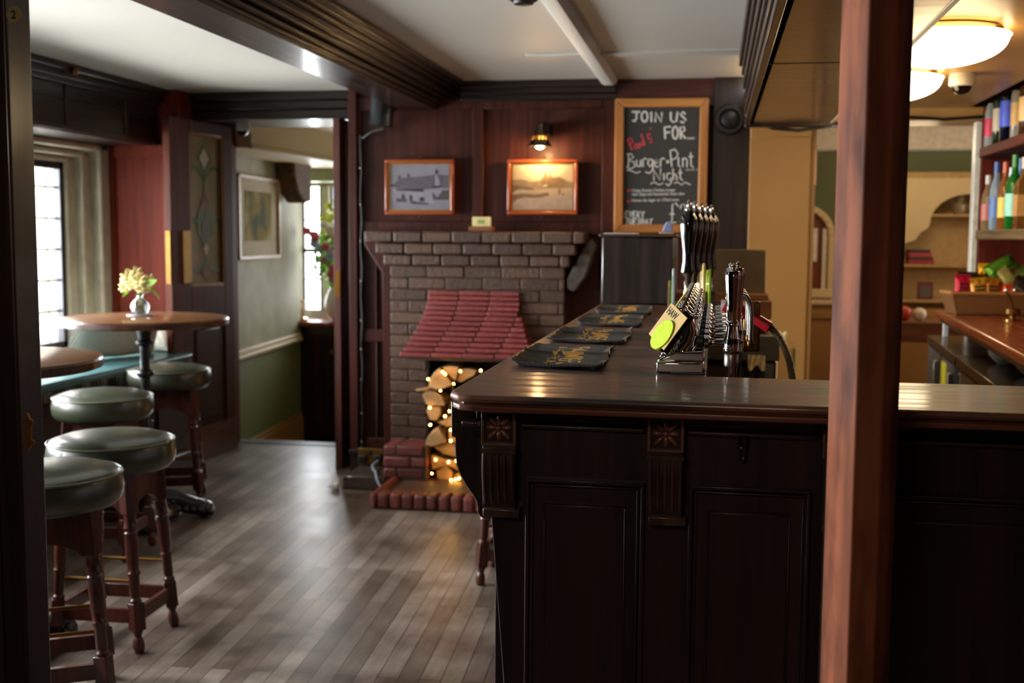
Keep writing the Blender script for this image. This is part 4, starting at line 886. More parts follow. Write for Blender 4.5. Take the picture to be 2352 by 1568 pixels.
def cushion(mb, w, h, d, M):
    n = 12; vs = []; fs = []
    for side in (1, -1):
        for i in range(n+1):
            for j in range(n+1):
                u = i/n*2-1; v = j/n*2-1
                t = (1-u**4)*(1-v**4); pin = 1-0.10*(1-abs(u))*abs(v)**3-0.0
                vs.append((u*w/2*(1-0.07*(1-v*v)*0.6), side*d/2*max(0.0, t)**0.5, v*h/2*(1-0.08*(1-u*u)*0.8)+0.004*math.sin(7*u+3*v)))
    k = (n+1)**2
    for s_ in (0, 1):
        for i in range(n):
            for j in range(n):
                a = s_*k+i*(n+1)+j; f = (a, a+n+1, a+n+2, a+1); fs.append(f if s_ else f[::-1])
    mb.add(vs, fs, 0, M); return mb
LAT = lattice_fabric('lattice_cushion_fabric', 'cfcbbb', '78736a', 115)
M_ = Matrix.Translation((-3.20, 5.66, 0.80)) @ Matrix.Rotation(math.radians(68), 4, 'Z') @ Matrix.Rotation(math.radians(22), 4, 'X')
tag(cushion(MB(), 0.60, 0.27, 0.13, M_).build('lattice_cushion', LAT, sub=1), 'long dotted cream cushion on the window bench behind the round table', 'cushion', 'cushions on the window bench')
M_ = Matrix.Translation((-3.22, 6.03, 0.785)) @ Matrix.Rotation(math.radians(4), 4, 'Z') @ Matrix.Rotation(math.radians(-8), 4, 'X')
tag(cushion(MB(), 0.34, 0.215, 0.07, M_).build('lattice_cushion', LAT, sub=1), 'dotted cushion standing against the red end panel of the bench', 'cushion', 'cushions on the window bench')
# ================================================================ TABLES
def make_table(name, label, loc):
    t = thing(name, label, 'table', loc, 0, 'round bar tables by the window bench'); x, y, _ = loc; c = (x, y, 0); R = 0.385
    MB().lathe([(R-0.003, 0.958), (R-0.004, 0.963), (R-0.007, 0.9642), (0.001, 0.9642)], 72, c=c).build('table_top', [TABT], t, ang=0.5)
    MB().lathe([(R-0.01, 0.928), (R, 0.932), (R+0.001, 0.955), (R-0.003, 0.9625), (R-0.02, 0.9625)], 72, c=c).build('table_edge', wood('table_edge', '3a2016', '5a3424', 0.35, 'x'), t, ang=0.5)
    MB().lathe([(0.10, 0.928), (0.10, 0.915), (0.035, 0.905), (0.03, 0.86), (0.04, 0.85), (0.04, 0.84), (0.024, 0.83), (0.022, 0.72), (0.038, 0.712), (0.042, 0.70), (0.038, 0.688), (0.022, 0.68), (0.022, 0.30), (0.034, 0.28), (0.03, 0.22), (0.04, 0.17), (0.05, 0.12)][::-1], 24, c=c).build('column', CAST, t)
    mb = MB().lathe([(0.15, 0.02), (0.16, 0.04), (0.14, 0.075), (0.10, 0.10), (0.075, 0.12), (0.085, 0.135), (0.05, 0.155), (0.04, 0.16)], 28, c=c)
    for q in range(20): mb.ball((x+0.125*math.cos(q*PI/10), y+0.125*math.sin(q*PI/10), 0.088), 0.012, seg=8)
    for q in range(14): mb.ball((x+0.088*math.cos(q*PI/7), y+0.088*math.sin(q*PI/7), 0.12), 0.010, seg=8)
    rr = random.Random(3)
    for i in range(4):
        a = PI/4*0.6+i*PI/2; d = Vector((math.cos(a), math.sin(a), 0)); n = Vector((-d.y, d.x, 0)); C0 = Vector(c)
        mb.tube([C0+d*0.05+Vector((0, 0, 0.10)), C0+d*0.13+Vector((0, 0, 0.085)), C0+d*0.20+Vector((0, 0, 0.055)), C0+d*0.25+Vector((0, 0, 0.042))], 0.050, 12, 0, 0.040)
        mb.ball(C0+d*0.255+Vector((0, 0, 0.040)), 0.042, 1.15, 1.15, 0.95, 14)
        for s in (-1.5, -0.5, 0.5, 1.5): mb.ball(C0+d*(0.292-0.006*abs(s))+n*0.022*s+Vector((0, 0, 0.026)), 0.017, seg=8)
        for s in (-1, 1):
            for q in range(5): mb.ball(C0+d*(0.10+0.035*q)+n*s*0.044+Vector((0, 0, 0.055-0.004*q)), 0.019, seg=8); mb.ball(C0+d*(0.11+0.035*q)+n*s*0.018+Vector((0, 0, 0.118-0.012*q)), 0.012, seg=8)
        mb.ball(C0+d*0.16+Vector((0, 0, 0.095)), 0.018, seg=8)
    mb.build('claw_base', CAST, t); return t
T1 = (-2.62, 4.895, 0)
t1 = make_table('round_bar_table', 'round bar table with flower vase and black iron pedestal', T1)
t2 = dup(t1, (-2.263, 3.143, 0), 0.4, 'round bar table cut off by the dark door jamb at the left')
# vase with yellow flowers
t = thing('bud_vase', 'round clear glass vase of pale yellow flowers on a coaster', 'vase', (-2.679, 4.969, 0.964))
c = (-2.679, 4.969, 0)
MB().lathe([(0.015, 0.972), (0.034, 0.98), (0.043, 1.0), (0.041, 1.02), (0.026, 1.04), (0.013, 1.05), (0.013, 1.058), (0.020, 1.066), (0.018, 1.066), (0.011, 1.058), (0.011, 1.05), (0.024, 1.038), (0.038, 1.02), (0.040, 1.0), (0.031, 0.983), (0.002, 0.976)], 28, c=c).build('vase', CLEARG, t)
MB().lathe([(0.001, 0.978), (0.030, 0.984), (0.039, 1.0), (0.037, 1.016), (0.001, 1.016)], 24, c=c).build('water', glassy('vase_water', (0.92, 0.95, 0.93), 0.1), t)
rr = random.Random(11); mb = MB()
for i in range(6): mb.tube([(c[0]+0.008*math.cos(i), c[1]+0.008*math.sin(i), 0.985), (c[0]+0.005*math.cos(i*2), c[1], 1.06), (c[0]+0.035*math.cos(i*1.1)-0.005, c[1]+0.02*math.sin(i*1.1), 1.11)], 0.0022, 6)
mb.tube([(c[0], c[1], 1.06), (c[0]+0.06, c[1], 1.085), (c[0]+0.095, c[1], 1.06), (c[0]+0.10, c[1], 1.045)], 0.003, 6)
mb.build('stems', mat('flower_stem', '6f8a3a', 0.5), t)
PET = mat('pale_yellow_petal', 'e9dc9a', 0.6, noise=0.15, nscale=60)
for i, (dx, dz, r) in enumerate([(-0.045, 1.145, 0.038), (-0.015, 1.165, 0.03), (-0.06, 1.10, 0.03), (0.012, 1.125, 0.036), (0.04, 1.12, 0.034), (-0.02, 1.115, 0.034), (0.02, 1.095, 0.026), (-0.07, 1.13, 0.026)]):
    mb = MB()
    for j in range(9):
        a = 2*PI*j/9*1.3; e = 0.5+0.5*math.sin(j*2.1)
        d = Vector((math.cos(a)*0.9, -0.4+0.5*math.sin(j), math.sin(a)*0.8)).normalized()
        Mp = Matrix.Translation(Vector((c[0]+dx, c[1]-0.01+0.015*math.sin(i*2), dz))+d*r*0.55) @ d.to_track_quat('Z', 'Y').to_matrix().to_4x4()
        mb.ball((0, 0, 0), r*0.62, 0.75, 0.35, 1.0, 8, 0, Mp)
    mb.build('bloom', PET, t)
def leafblade(mb, base_, tip, w, bend, m=0):
    b_ = Vector(base_); e = Vector(tip); n = 6; L = []; R_ = []; side = (e-b_).cross(Vector((0, -1, 0))).normalized()
    for i in range(n+1):
        u = i/n; p = b_.lerp(e, u)+Vector((0, 0, bend*math.sin(PI*u))); ww = w*math.sin(PI*min(1, u*0.9+0.08)); L.append(p-side*ww+Vector((0, 0.004, 0))); R_.append(p+side*ww)
    vs = L+R_; mb.add(vs, [(i, i+1, n+2+i, n+1+i) for i in range(n)])
for q_ in (((c[0]+0.04, c[1]-0.02, 1.105), (c[0]+0.10, c[1]-0.02, 1.135), 0.014, 0.004), ((c[0]+0.03, c[1]-0.01, 1.135), (c[0]+0.065, c[1], 1.165), 0.007, -0.01), ((c[0]-0.05, c[1], 1.09), (c[0]-0.09, c[1], 1.05), 0.008, 0.005), ((c[0]+0.03, c[1], 1.09), (c[0]+0.10, c[1], 1.055), 0.006, 0.012)):
    mb = MB(); leafblade(mb, *q_); mb.build('leaf', mat('fresh_leaf', '8fc23a', 0.45), t)
tag(MB().lathe([(0.06, 0.9645), (0.062, 0.966), (0.06, 0.9715), (0.001, 0.9715)], 32, c=c).build('coaster', mat('grey_coaster', '8a8a88', 0.5)), 'grey round coaster under the glass vase', 'coaster')
# ================================================================ STOOLS
def make_stool(name, label, loc, rz, group):
    t = thing(name, label, 'stool', (0, 0, 0), 0, group)
    mbs = MB().lathe([(0.168, 0.577), (0.185, 0.582), (0.202, 0.60), (0.206, 0.63), (0.201, 0.662), (0.197, 0.670), (0.185, 0.679), (0.15, 0.690), (0.09, 0.699), (0.002, 0.702)], 56); seat = mbs.build('seat', LEATH, t, ang=1.2)
    ring = [(0.200*math.cos(2*PI*i/56), 0.200*math.sin(2*PI*i/56), 0.670) for i in range(57)]
    MB().tube(ring, 0.0042, 8).build('piping', PIPING, seat, ang=3)
    LEGP = [(0.0, 0), (0.017, 0.0), (0.021, 0.02), (0.020, 0.04), (0.012, 0.052), (0.017, 0.062), (0.019, 0.068)]
    tops = [(sx*0.105, sy*0.105, 0.58) for sx, sy in ((-1, -1), (1, -1), (1, 1), (-1, 1))]
    bots = [(sx*0.145, sy*0.13, 0.0) for sx, sy in ((-1, -1), (1, -1), (1, 1), (-1, 1))]
    def at(i, z): a = Vector(tops[i]); b_ = Vector(bots[i]); return b_.lerp(a, z/0.58)
    for i in range(4):
        a = Vector(bots[i]); b_ = Vector(tops[i]); q = (b_-a).to_track_quat('Z', 'Y').to_matrix().to_4x4(); L = (b_-a).length
        Mq = Matrix.Translation(a) @ q; mb = MB()
        mb.lathe([(0.013, 0), (0.018, 0.008), (0.020, 0.022), (0.016, 0.045), (0.011, 0.055), (0.016, 0.066), (0.019, 0.075)], 16, 0, Mq)
        sq = Matrix.Translation(a) @ q
        mb.box(-0.02, 0.02, -0.02, 0.02, 0.075, 0.165, 0, sq)
        mb.lathe([(0.018, 0.163), (0.020, 0.172), (0.014, 0.182), (0.017, 0.19), (0.017, 0.25), (0.022, 0.262), (0.017, 0.272), (0.020, 0.30), (0.0215, 0.36), (0.0195, 0.385), (0.023, 0.392), (0.018, 0.40), (0.023, 0.408), (0.021, 0.42), (0.018, 0.445), (0.022, 0.458)], 16, 0, Mq)
        mb.box(-0.0215, 0.0215, -0.0215, 0.0215, 0.455, L, 0, sq)
        mb.build('leg', STOOLW, t, 0.002)
    for i in range(4):
        j = (i+1) % 4; a = at(i, 0.12); b_ = at(j, 0.12); d = (b_-a).normalized(); n = Vector((-d.y, d.x, 0))
        Mq = Matrix((( d.x, n.x, 0, a.x), (d.y, n.y, 0, a.y), (0, 0, 1, 0.12), (0, 0, 0, 1))); L = (b_-a).length
        MB().box(0.015, L-0.015, -0.009, 0.009, -0.022, 0.024, 0, Mq).build('stretcher', STOOLW, t, 0.002)
        a = at(i, 0.53); b_ = at(j, 0.53); L = (b_-a).length
        Mq = Matrix((( d.x, 0, n.x, a.x), (d.y, 0, n.y, a.y), (0, 1, 0, 0.53), (0, 0, 0, 1)))
        mb = MB(); pr = [(0.012, 0.05), (L-0.012, 0.05), (L-0.012, -0.085)]+[(0.02+(L-0.04)*(1-k/10), -0.085+0.045*math.sin(PI*k/10)**0.6) for k in range(1, 10)]+[(0.012, -0.085)]
        mb.prism(pr, 'z', -0.008, 0.008, 0, Mq); mb.build('apron', STOOLW, t, 0.001)
    for i, j in ((0, 1), (2, 3)):
        MB().rod(at(i, 0.235), at(j, 0.235), 0.006, 10).build('foot_rail', BRASSD, t)
    t.location = loc; t.rotation_euler = (0, 0, rz); return t
GS = 'green leather bar stools'
s3 = make_stool('bar_stool', 'green leather bar stool second from the camera, its whole seat and front legs in view', (-1.955, 3.415, 0), math.radians(2), GS)
dup(s3, (-1.855, 2.894, 0), math.radians(30), 'nearest green leather bar stool, cut off by the dark door jamb', GS)
dup(s3, (-2.52, 4.345, 0), math.radians(4), 'green leather bar stool in front of the iron table pedestal', GS)
dup(s3, (-2.70, 5.29, 0), math.radians(22), 'farthest green leather bar stool, behind the table beside the stained glass door', GS)
dup(s3, (-0.725, 4.335, 0), 0, 'bar stool mostly hidden behind the bar corner, one turned leg showing', GS)
# ================================================================ BAR
BT = 1.10
bar_poly = [(-0.42, 4.95), (-0.42, 1.80), (-0.416, 1.77), (-0.40, 1.745), (-0.375, 1.735), (1.5, 1.70), (1.5, 2.03), (-0.01, 2.07), (-0.01, 4.95)]
def inset(poly, d):
    return [(x+(d if x < -0.3 else 0), y+(d if y < 1.9 else 0)) for x, y in poly]
bt = thing('counter_top', 'glossy dark wooden L-shaped bar counter top', 'counter top', (-0.2, 2.0, 1.055))
MB().prism(bar_poly, 'z', 1.087, BT).build('top_board', BART, bt, 0.006, seg=4)
mb = MB(); mb.prism(inset(bar_poly, 0.009), 'z', 1.0825, 1.0875); mb.prism(inset(bar_poly, 0.003), 'z', 1.0735, 1.083)
mb.build('edge_moulding', BARE, bt, 0.003, seg=3)
bf = thing('bar_counter', 'very dark panelled bar front with carved pilasters and side bracket', 'bar front', (0.2, 1.9, 0))
FYB = 1.815
mb = MB().prism([(-0.375, 1.073), (1.5, 1.073), (1.5, 0), (-0.30, 0), (-0.315, 0.35), (-0.342, 0.70), (-0.358, 0.90), (-0.37, 1.0)], 'y', FYB, FYB+0.06)
mb.prism([(-0.36, 1.87), (-0.36, 4.9), (-0.06, 4.9), (-0.06, 2.0), (1.5, 1.96), (1.5, 1.87)], 'z', 0.0, 1.0)
mb.box(-0.40, -0.03, 1.9, 4.9, 1.0, 1.073); mb.box(-0.05, 1.5, 1.86, 2.0, 1.0, 1.073)
mb.build('carcass', BARF, bf, 0.002)
mb = MB()
mb.box(-0.38, 1.5, FYB-0.012, FYB+0.01, 1.052, 1.073)
for x0, x1 in ((-0.405, -0.376), (-0.305, -0.105), (-0.035, 0.163), (0.235, 0.85), (0.92, 1.5)):
    mb.tube([(x0, FYB-0.006, 1.040-0.006*x0), (x1, FYB-0.006, 1.040-0.006*x1)], 0.0045, 8)
mb.build('rail_moulding', BARFX, bf, 0.001)
mb = MB()
for x0, x1 in ((-0.298, -0.103), (-0.032, 0.158), (0.24, 0.84)):
    frame_mould(mb, x0, x1, 0.12, 0.955, FYB, 0.006, 0.010); frame_mould(mb, x0+0.009, x1-0.009, 0.129, 0.946, FYB, 0.004, 0.006)
    frame_mould(mb, x0+0.03, x1-0.03, 0.15, 0.915, FYB, 0.003, 0.004)
    mb.prism([(x0+0.033, 0.153), (x1-0.033, 0.153), (x1-0.033, 0.912), (x0+0.033, 0.912)], 'y', FYB-0.003, FYB+0.002)
mb.build('panel_moulding', BARF, bf, 0.0015)
CARV = wood('carved_wood', '261813', '46301f', 0.4, 'z'); CARVL = wood('carved_wood_worn', '4a2c20', '6e4230', 0.4, 'z')
def pilaster(xc, w=0.055):
    P = MB(); P.box(xc-w/2, xc+w/2, FYB-0.02, FYB+0.005, 0.905, 1.073)
    x0 = xc-w/2; fy = FYB-0.02
    P.prism([(FYB, 1.005), (fy-0.010, 1.005), (fy-0.013, 0.985), (fy-0.012, 0.96), (fy-0.006, 0.935), (fy+0.002, 0.915), (fy+0.006, 0.905), (FYB, 0.905)], 'x', xc-w/2+0.002, xc+w/2)
    pl = P.build('pilaster', BARF, bf, 0.001)
    mb = MB()
    frame_mould(mb, xc-w/2-0.001, xc+w/2+0.001, 1.010, 1.0675, fy, 0.0045, 0.006)
    for k in range(8):
        a = PI/4*k; L_ = 0.0118 if k % 2 else 0.0098
        rr_ = 0.0155 if k % 2 else 0.0125
        Mp = Matrix.Translation((xc+rr_*math.cos(a), fy-0.001, 1.0395+rr_*math.sin(a)*1.05)) @ Matrix.Rotation(-a, 4, 'Y')
        mb.ball((0, 0, 0), 1, L_, 0.0045, 0.0044, 10, 0, Mp)
    mb.ball((xc, fy-0.004, 1.0395), 0.0045, 1, 0.8, 1, 10)
    mb.build('rosette', CARVL, pl, 0.0004)
    mb = MB()
    mb.box(xc-w/2-0.001, xc+w/2+0.002, fy-0.014, FYB, 0.999, 1.006)
    for k in range(5):
        x = xc-w/2+0.0045+k*(w-0.009)/4
        mb.tube([(x, fy-0.0105, 1.0), (x, fy-0.0145, 0.985), (x, fy-0.0135, 0.96), (x, fy-0.0075, 0.935), (x, fy+0.001, 0.914), (x, fy+0.005, 0.906)], 0.0030, 8)
    for k in range(4):
        x = xc-w/2+0.0045+(k+0.5)*(w-0.009)/4
        mb.tube([(x-0.005, fy-0.012, 0.991), (x-0.0035, fy-0.0125, 0.996), (x, fy-0.0125, 0.9985), (x+0.0035, fy-0.0125, 0.996), (x+0.005, fy-0.012, 0.991)], 0.0016, 6)
    mb.build('fluting', CARV, pl)
    MB().box(xc-w/2+0.002, xc+w/2+0.007, fy-0.008, FYB, 0.892, 0.906).build('foot_bar', CARV, pl, 0.002)
for x in (-0.340, -0.070, 0.200, 0.885): pilaster(x)
# side bracket under the overhang
def bp_(x, y, Y=1.90): p = py(x, y, Y); return (p.x, p.z)
prof = [(1108, 950), (1040, 950), (1042, 1000), (1050, 1001), (1049, 1030), (1052, 1060), (1060, 1085), (1075, 1112), (1088, 1130), (1098, 1148), (1101, 1162), (1100, 1172), (1106, 1180), (1112, 1185)]
q = [bp_(*p) for p in prof]; q = [(max(min(x, -0.33), -0.5), z) for x, z in q]
q.append((-0.34, q[-1][1])); q[0] = (-0.34, 1.067); q[1] = (q[1][0], 1.067)
MB().prism(q, 'y', 1.885, 1.91).build('bracket', DARK, bf, 0.002)
for y in (2.9, 3.9): MB().prism(q, 'y', y, y+0.025).build('bracket', DARK, bf, 0.002)
h = thing('bag_hook', 'worn brass bag hook on the dark bar front', 'hook', (0.054, 1.81, 1.02))
hp = py(1708, 1022, FYB)
MB().lathe([(0.002, 0.012), (0.008, 0.010), (0.0075, 0.0), (0.005, -0.014), (0.0045, -0.02), (0.0055, -0.024), (0.002, -0.030)], 14, 0, Matrix.Translation((hp.x, FYB-0.008, hp.z+0.004))).build('hook', mat('dark_brass', '4a3a28', 0.35, 1.0), h)
MB().ball((hp.x-0.004, FYB-0.015, hp.z-0.002), 0.0022, seg=8).build('screw', BRASS, h)
# ================================================================ POST
pp = [py(x, 800, 1.56).x for x in (1900, 1912, 1968, 2034, 2068)]
yf = 1.52
pq = [py(a_, 800, b_) for a_, b_ in ((1908, 1.68), (1908, 1.575), (1912, 1.568), (1966, 1.524), (1970, 1.52), (2033, 1.52), (2069, 1.55), (2069, 1.68))]
poly = [(v.x, v.y) for v in pq]; pp = [pq[0].x, 0, 0, 0, pq[7].x]
po = thing('wooden_post', 'worn reddish brown chamfered post in front of the bar', 'post', ((pp[0]+pp[4])/2, 1.6, 0))
MB().prism(poly, 'z', 0, 1.86).build('shaft', POSTM, po, 0.003, seg=3)
MB().prism([(pp[0], yf+0.16), (pp[0], yf+0.19), (pp[4]+0.004, yf+0.19), (pp[4]+0.004, yf+0.16)], 'z', 0, 1.05).build('backing_strip', DARK, po)
struct('trim_23', 'dark board above the post', 'board', MB().box(-0.1, 1.6, 1.50, 1.60, 1.86, CZ), DARKX)
def fleur(M, name, label):
    h = thing(name, label, 'hinge plate', M.translation)
    mb = MB(); P = [(0, 0.0285), (0.0035, 0.021), (0.0045, 0.0195), (0.0085, 0.0175), (0.009, 0.013), (0.006, 0.0105), (0.005, 0.011), (0.0055, -0.011), (0.009, -0.0115), (0.0095, -0.016), (0.006, -0.019), (0.004, -0.0205), (0, -0.0285)]
    pl = P+[(-x, z) for x, z in P[-2:0:-1]]
    mb.prism(pl, 'y', -0.002, 0.0, 0, M); mb.build('plate', mat('antique_brass', '9a6226', 0.35, 0.8), h, 0.0004)
    mb = MB()
    for z in (0.017, -0.0075, -0.0165): mb.ball((0, -0.002, z), 0.0017, 1, 0.5, 1, 8, 0, M)
    for s in (1, -1): mb.ball((0.0048*s, -0.002, 0.0125), 0.0012, 1, 0.5, 1, 8, 0, M)
    mb.build('holes', BLACKM, h)
p = py(66, 992, 1.468)
fleur(Matrix.Translation((p.x, 1.468, p.z)), 'hinge_plate', 'antique brass fleur-de-lis plate on the dark left door jamb')
p = px_ = py(1902, 1050, 1.585)
fleur(Matrix.Translation((pp[0]-0.001, 1.60, p.z)) @ Matrix.Rotation(-PI/2, 4, 'Z'), 'hinge_plate', 'antique brass fleur-de-lis plate on the left side of the wooden post, seen edge-on')
p = py(31, 33, 1.466)
n_ = thing('number_disc', 'small round cream disc with number 2 high on the left door jamb', 'number plate', tuple(p))
MB().lathe([(0.011, 0), (0.011, 0.0015), (0.001, 0.0015)], 28, 0, Matrix.Translation((p.x, 1.468, p.z)) @ Matrix.Rotation(PI/2, 4, 'X')).build('disc', mat('aged_cream', '8a7448', 0.5), n_)
vs, fs = textmesh('2', 0.016, 0.0004, 'CENTER'); MB().add([(p.x+v.x, 1.4657, p.z-0.0055+v.y) for v in vs], fs).build('numeral', BLACKM, n_)
# ================================================================ BEER TOWELS
TNX, TNY = 90, 260
def towel_mask():
    m = {}
    for body, a, hh, b_, ys, ye in (('PALMERS', 0.46, 0.26, 0.004, 0.95, 0.05), ('BRIDPORT', 0.325, 0.095, 0.0, 0.90, 0.05)):
        tv, tf = textmesh(body, 1.0, b_); wd = max(v.x for v in tv); ht = max(v.y for v in tv)
        P = [((a+hh*v.y/ht)*TNX, (ys+(ye-ys)*v.x/wd)*TNY) for v in tv]
        for f in tf:
            for k in range(1, len(f)-1):
                A, B, C_ = P[f[0]], P[f[k]], P[f[k+1]]
                d = (B[0]-A[0])*(C_[1]-A[1])-(B[1]-A[1])*(C_[0]-A[0])
                if abs(d) < 1e-9: continue
                for ci in range(int(min(A[0], B[0], C_[0])), int(max(A[0], B[0], C_[0]))+1):
                    for cj in range(int(min(A[1], B[1], C_[1])), int(max(A[1], B[1], C_[1]))+1):
                        X, Y_ = ci+0.5, cj+0.5
                        u = ((B[0]-X)*(C_[1]-Y_)-(B[1]-Y_)*(C_[0]-X))/d; v = ((C_[0]-X)*(A[1]-Y_)-(C_[1]-Y_)*(A[0]-X))/d
                        if u >= 0 and v >= 0 and u+v <= 1: m[(ci, cj)] = 1
    return m
TM = towel_mask()
def towel(x0, y0, w, L, seed, label):
    r = random.Random(seed); ph = r.uniform(0, 6); fold = r.uniform(0.4, 0.55)
    def hgt(x, y):
        u = (x-x0)/w; v = (y-y0)/L
        z = BT+0.0045+0.0006*math.sin(23*v+ph+2*u)+0.0010*math.sin(9*u+ph)+0.0004*math.sin(61*v-5*u)+0.006*math.exp(-((v-fold-0.04*u)/0.015)**2)+0.0008*math.sin(90*v+7*u)
        z += 0.010*max(0, 1-u/0.07)**1.5*(0.55+0.35*math.sin(4*v+ph))+0.008*max(0, (u-0.90)/0.10)**2*(0.5+0.5*math.sin(9*v+ph))
        return z+0.006*max(0, 1-v/0.04)
    def sk(x, y):
        v = (y-y0)/L; return x-0.01*v+0.003*math.sin(5*v+ph)+0.0015*math.sin(31*v+ph), y-0.036*(x-x0)/w
    t = thing('beer_towel', label, 'towel', (x0+w/2, y0+L/2, BT), group='black bar towels along the counter')
    nx, ny = TNX, TNY; vs = []; fs = []; ms = []
    for top in (1, 0):
        for i in range(nx+1):
            for j in range(ny+1):
                x = x0+w*i/nx; y = y0+L*j/ny; X, Y_ = sk(x, y); vs.append((X, Y_, hgt(x, y) if top else max(BT+0.0006, hgt(x, y)-0.004)))
    k = (nx+1)*(ny+1)
    for i in range(nx):
        for j in range(ny):
            a = i*(ny+1)+j; m = 2 if (i, j) in TM else (1 if (i >= nx-7 or i < 4) else 0)
            fs.append((a, a+ny+1, a+ny+2, a+1)); ms.append(m); fs.append((k+a+1, k+a+ny+2, k+a+ny+1, k+a)); ms.append(0)
    for j in range(ny):
        for i0 in (0, nx):
            a = i0*(ny+1)+j; f = (a, a+1, k+a+1, k+a); fs.append(f if i0 == 0 else f[::-1]); ms.append(0)
    for i in range(nx):
        for j0 in (0, ny):
            a = i*(ny+1)+j0; f = (a, k+a, k+a+ny+1, a+ny+1); fs.append(f if j0 == 0 else f[::-1]); ms.append(0)
    mb = MB(); mb.v = [Vector(v) for v in vs]; mb.f = [list(f) for f in fs]; mb.m = ms
    mb.build('cloth', [TOWEL, TOWELE, GOLD], t, ang=1.5)
towel(-0.385, 2.13, 0.18, 0.44, 1, 'black bar towel with gold lettering nearest the counter corner')
towel(-0.385, 2.65, 0.185, 0.42, 2, 'black bar towel with gold lettering second from the counter corner')
towel(-0.385, 3.17, 0.185, 0.46, 3, 'black bar towel with gold lettering third from the counter corner')
towel(-0.385, 3.68, 0.185, 0.46, 4, 'farthest black bar towel with gold lettering, in front of the dark wooden box')
# ================================================================ TAPS
GT = 'chrome draught beer fonts in a row'
def font_unit(label, x, y):
    t = thing('beer_font', label, 'beer font', (0, 0, 0), 0, GT)
    mb = MB().box(-0.072, 0.016, -0.03, 0.03, 0.0, 0.022)
    mb.prism([(-0.072, 0.022), (0.016, 0.022), (0.016, 0.043), (-0.035, 0.040), (-0.062, 0.030)], 'y', -0.026, 0.026)
    mb.build('base', CHROME, t, 0.004, seg=3)
    mb = MB(); pts = [(-0.025, 0, 0.038), (-0.012, 0, 0.055), (-0.006, 0, 0.075), (-0.012, 0, 0.098), (-0.028, 0, 0.115)]
    mb.tube(pts, 0.013, 16, 0, 0.010); mb.ball((-0.028, 0, 0.115), 0.012)
    mb.tube([(-0.045, 0, 0.036), (-0.052, 0, 0.050)], 0.006, 10); mb.ball((-0.054, 0, 0.056), 0.0075)
    mb.ball((-0.003, 0, 0.105), 0.007); mb.ball((0.008, 0, 0.062), 0.0055)
    mb.build('neck', CHROME, t)
    Mb = Matrix.Translation((-0.036, 0, 0.075)) @ Matrix.Rotation(math.radians(35), 4, 'Y')
    MB().box(-0.014, 0.010, -0.022, 0.022, -0.045, 0.042, 0, Mb).build('badge_block', BLACK, t, 0.004, seg=3)
    mb = MB(); Mr = Matrix.Translation((0.0, 0, 0.058)) @ Matrix.Rotation(PI/2, 4, 'Y')
    mb.lathe([(0.012, 0.0), (0.012, 0.012)], 18, 0, Mr); mb.build('collar', BLACKM, t)
    MB().lathe([(0.010, 0.012), (0.013, 0.014), (0.013, 0.022), (0.008, 0.026), (0.006, 0.035), (0.009, 0.06), (0.010, 0.07)], 18, 0, Mr).build('shaft', CHROME, t)
    t.location = (x, y, BT); return t
names = ['nearest chrome beer font with its chrome base at the counter corner', 'second nearest chrome beer font in the row', 'third nearest chrome beer font in the row', 'fourth nearest chrome beer font in the row', 'middle chrome beer font in the row', 'sixth nearest chrome beer font in the row', 'third farthest chrome beer font in the row', 'second farthest chrome beer font in the row', 'farthest chrome beer font, beside the black hand pumps']
f0 = font_unit(names[0], -0.03, 2.125)
for i in range(1, 9): dup(f0, (-0.03, 2.125+0.13*i, BT), 0, names[i], GT)
# badge cards on the nearest
Mb = Matrix.Translation((-0.03-0.055, 2.10, BT+0.083)) @ Matrix.Rotation(math.radians(35), 4, 'Y')
bd = thing('tap_badge', 'lime green round beer badge on a cream card at the nearest font', 'badge', tuple(Mb.translation))
MB().box(-0.006, -0.004, -0.055, 0.035, -0.030, 0.042, 0, Mb @ Matrix.Rotation(0.45, 4, 'Z')).build('cream_card', mat('card_buff', 'b99a5c', 0.5), bd, 0.0008)
Md = Mb @ Matrix.Rotation(0.5, 4, 'Z') @ Matrix.Rotation(-PI/2, 4, 'Y')
MB().lathe([(0.030, 0.006), (0.030, 0.011), (0.001, 0.011)], 32, 0, Md @ Matrix.Translation((-0.012, -0.018, 0.0))).build('lime_disc', mat('lime_disc', 'b4cf1e', 0.35, noise=0.25, nscale=160, emit=None), bd)
vs, fs = textmesh('HAW', 0.020, 0.0003); Mt = Mb @ Matrix.Rotation(0.45, 4, 'Z') @ Matrix(((0, 0, -1, -0.0065), (-1, 0, 0, 0.028), (0, 1, 0, 0.022), (0, 0, 0, 1)))
MB().add([Mt @ v for v in vs], fs).build('lettering', BLACKM, bd)
Mb2 = Matrix.Translation((-0.03-0.05, 2.40, BT+0.085)) @ Matrix.Rotation(math.radians(35), 4, 'Y')
bd = thing('tap_badge', 'colourful yellow, green and red beer badge on a font behind the lime one', 'badge', tuple(Mb2.translation))
MB().box(-0.012, -0.008, -0.03, 0.06, 0.015, 0.06, 0, Mb2).build('yellow_card', mat('badge_yellow', 'dcc86a', 0.4), bd, 0.001)
MB().box(-0.0135, -0.0121, -0.028, 0.02, -0.004, 0.03, 0, Mb2).build('green_patch', mat('badge_green', '3f8f5a', 0.4), bd)
MB().box(-0.0150, -0.0136, -0.03, -0.01, -0.012, 0.01, 0, Mb2).build('red_patch', mat('badge_red', 'c0442c', 0.4), bd)
MB().box(-0.0150, -0.0136, -0.008, 0.022, -0.02, 0.006, 0, Mb2).build('blue_patch', mat('badge_blue', 'a8cfd8', 0.4), bd)
mb = MB().box(-0.075, -0.012, 2.085, 2.165, BT, BT+0.003)
tag(mb.build('drip_mat', BLACKM), 'black mat under the nearest chrome font', 'mat')
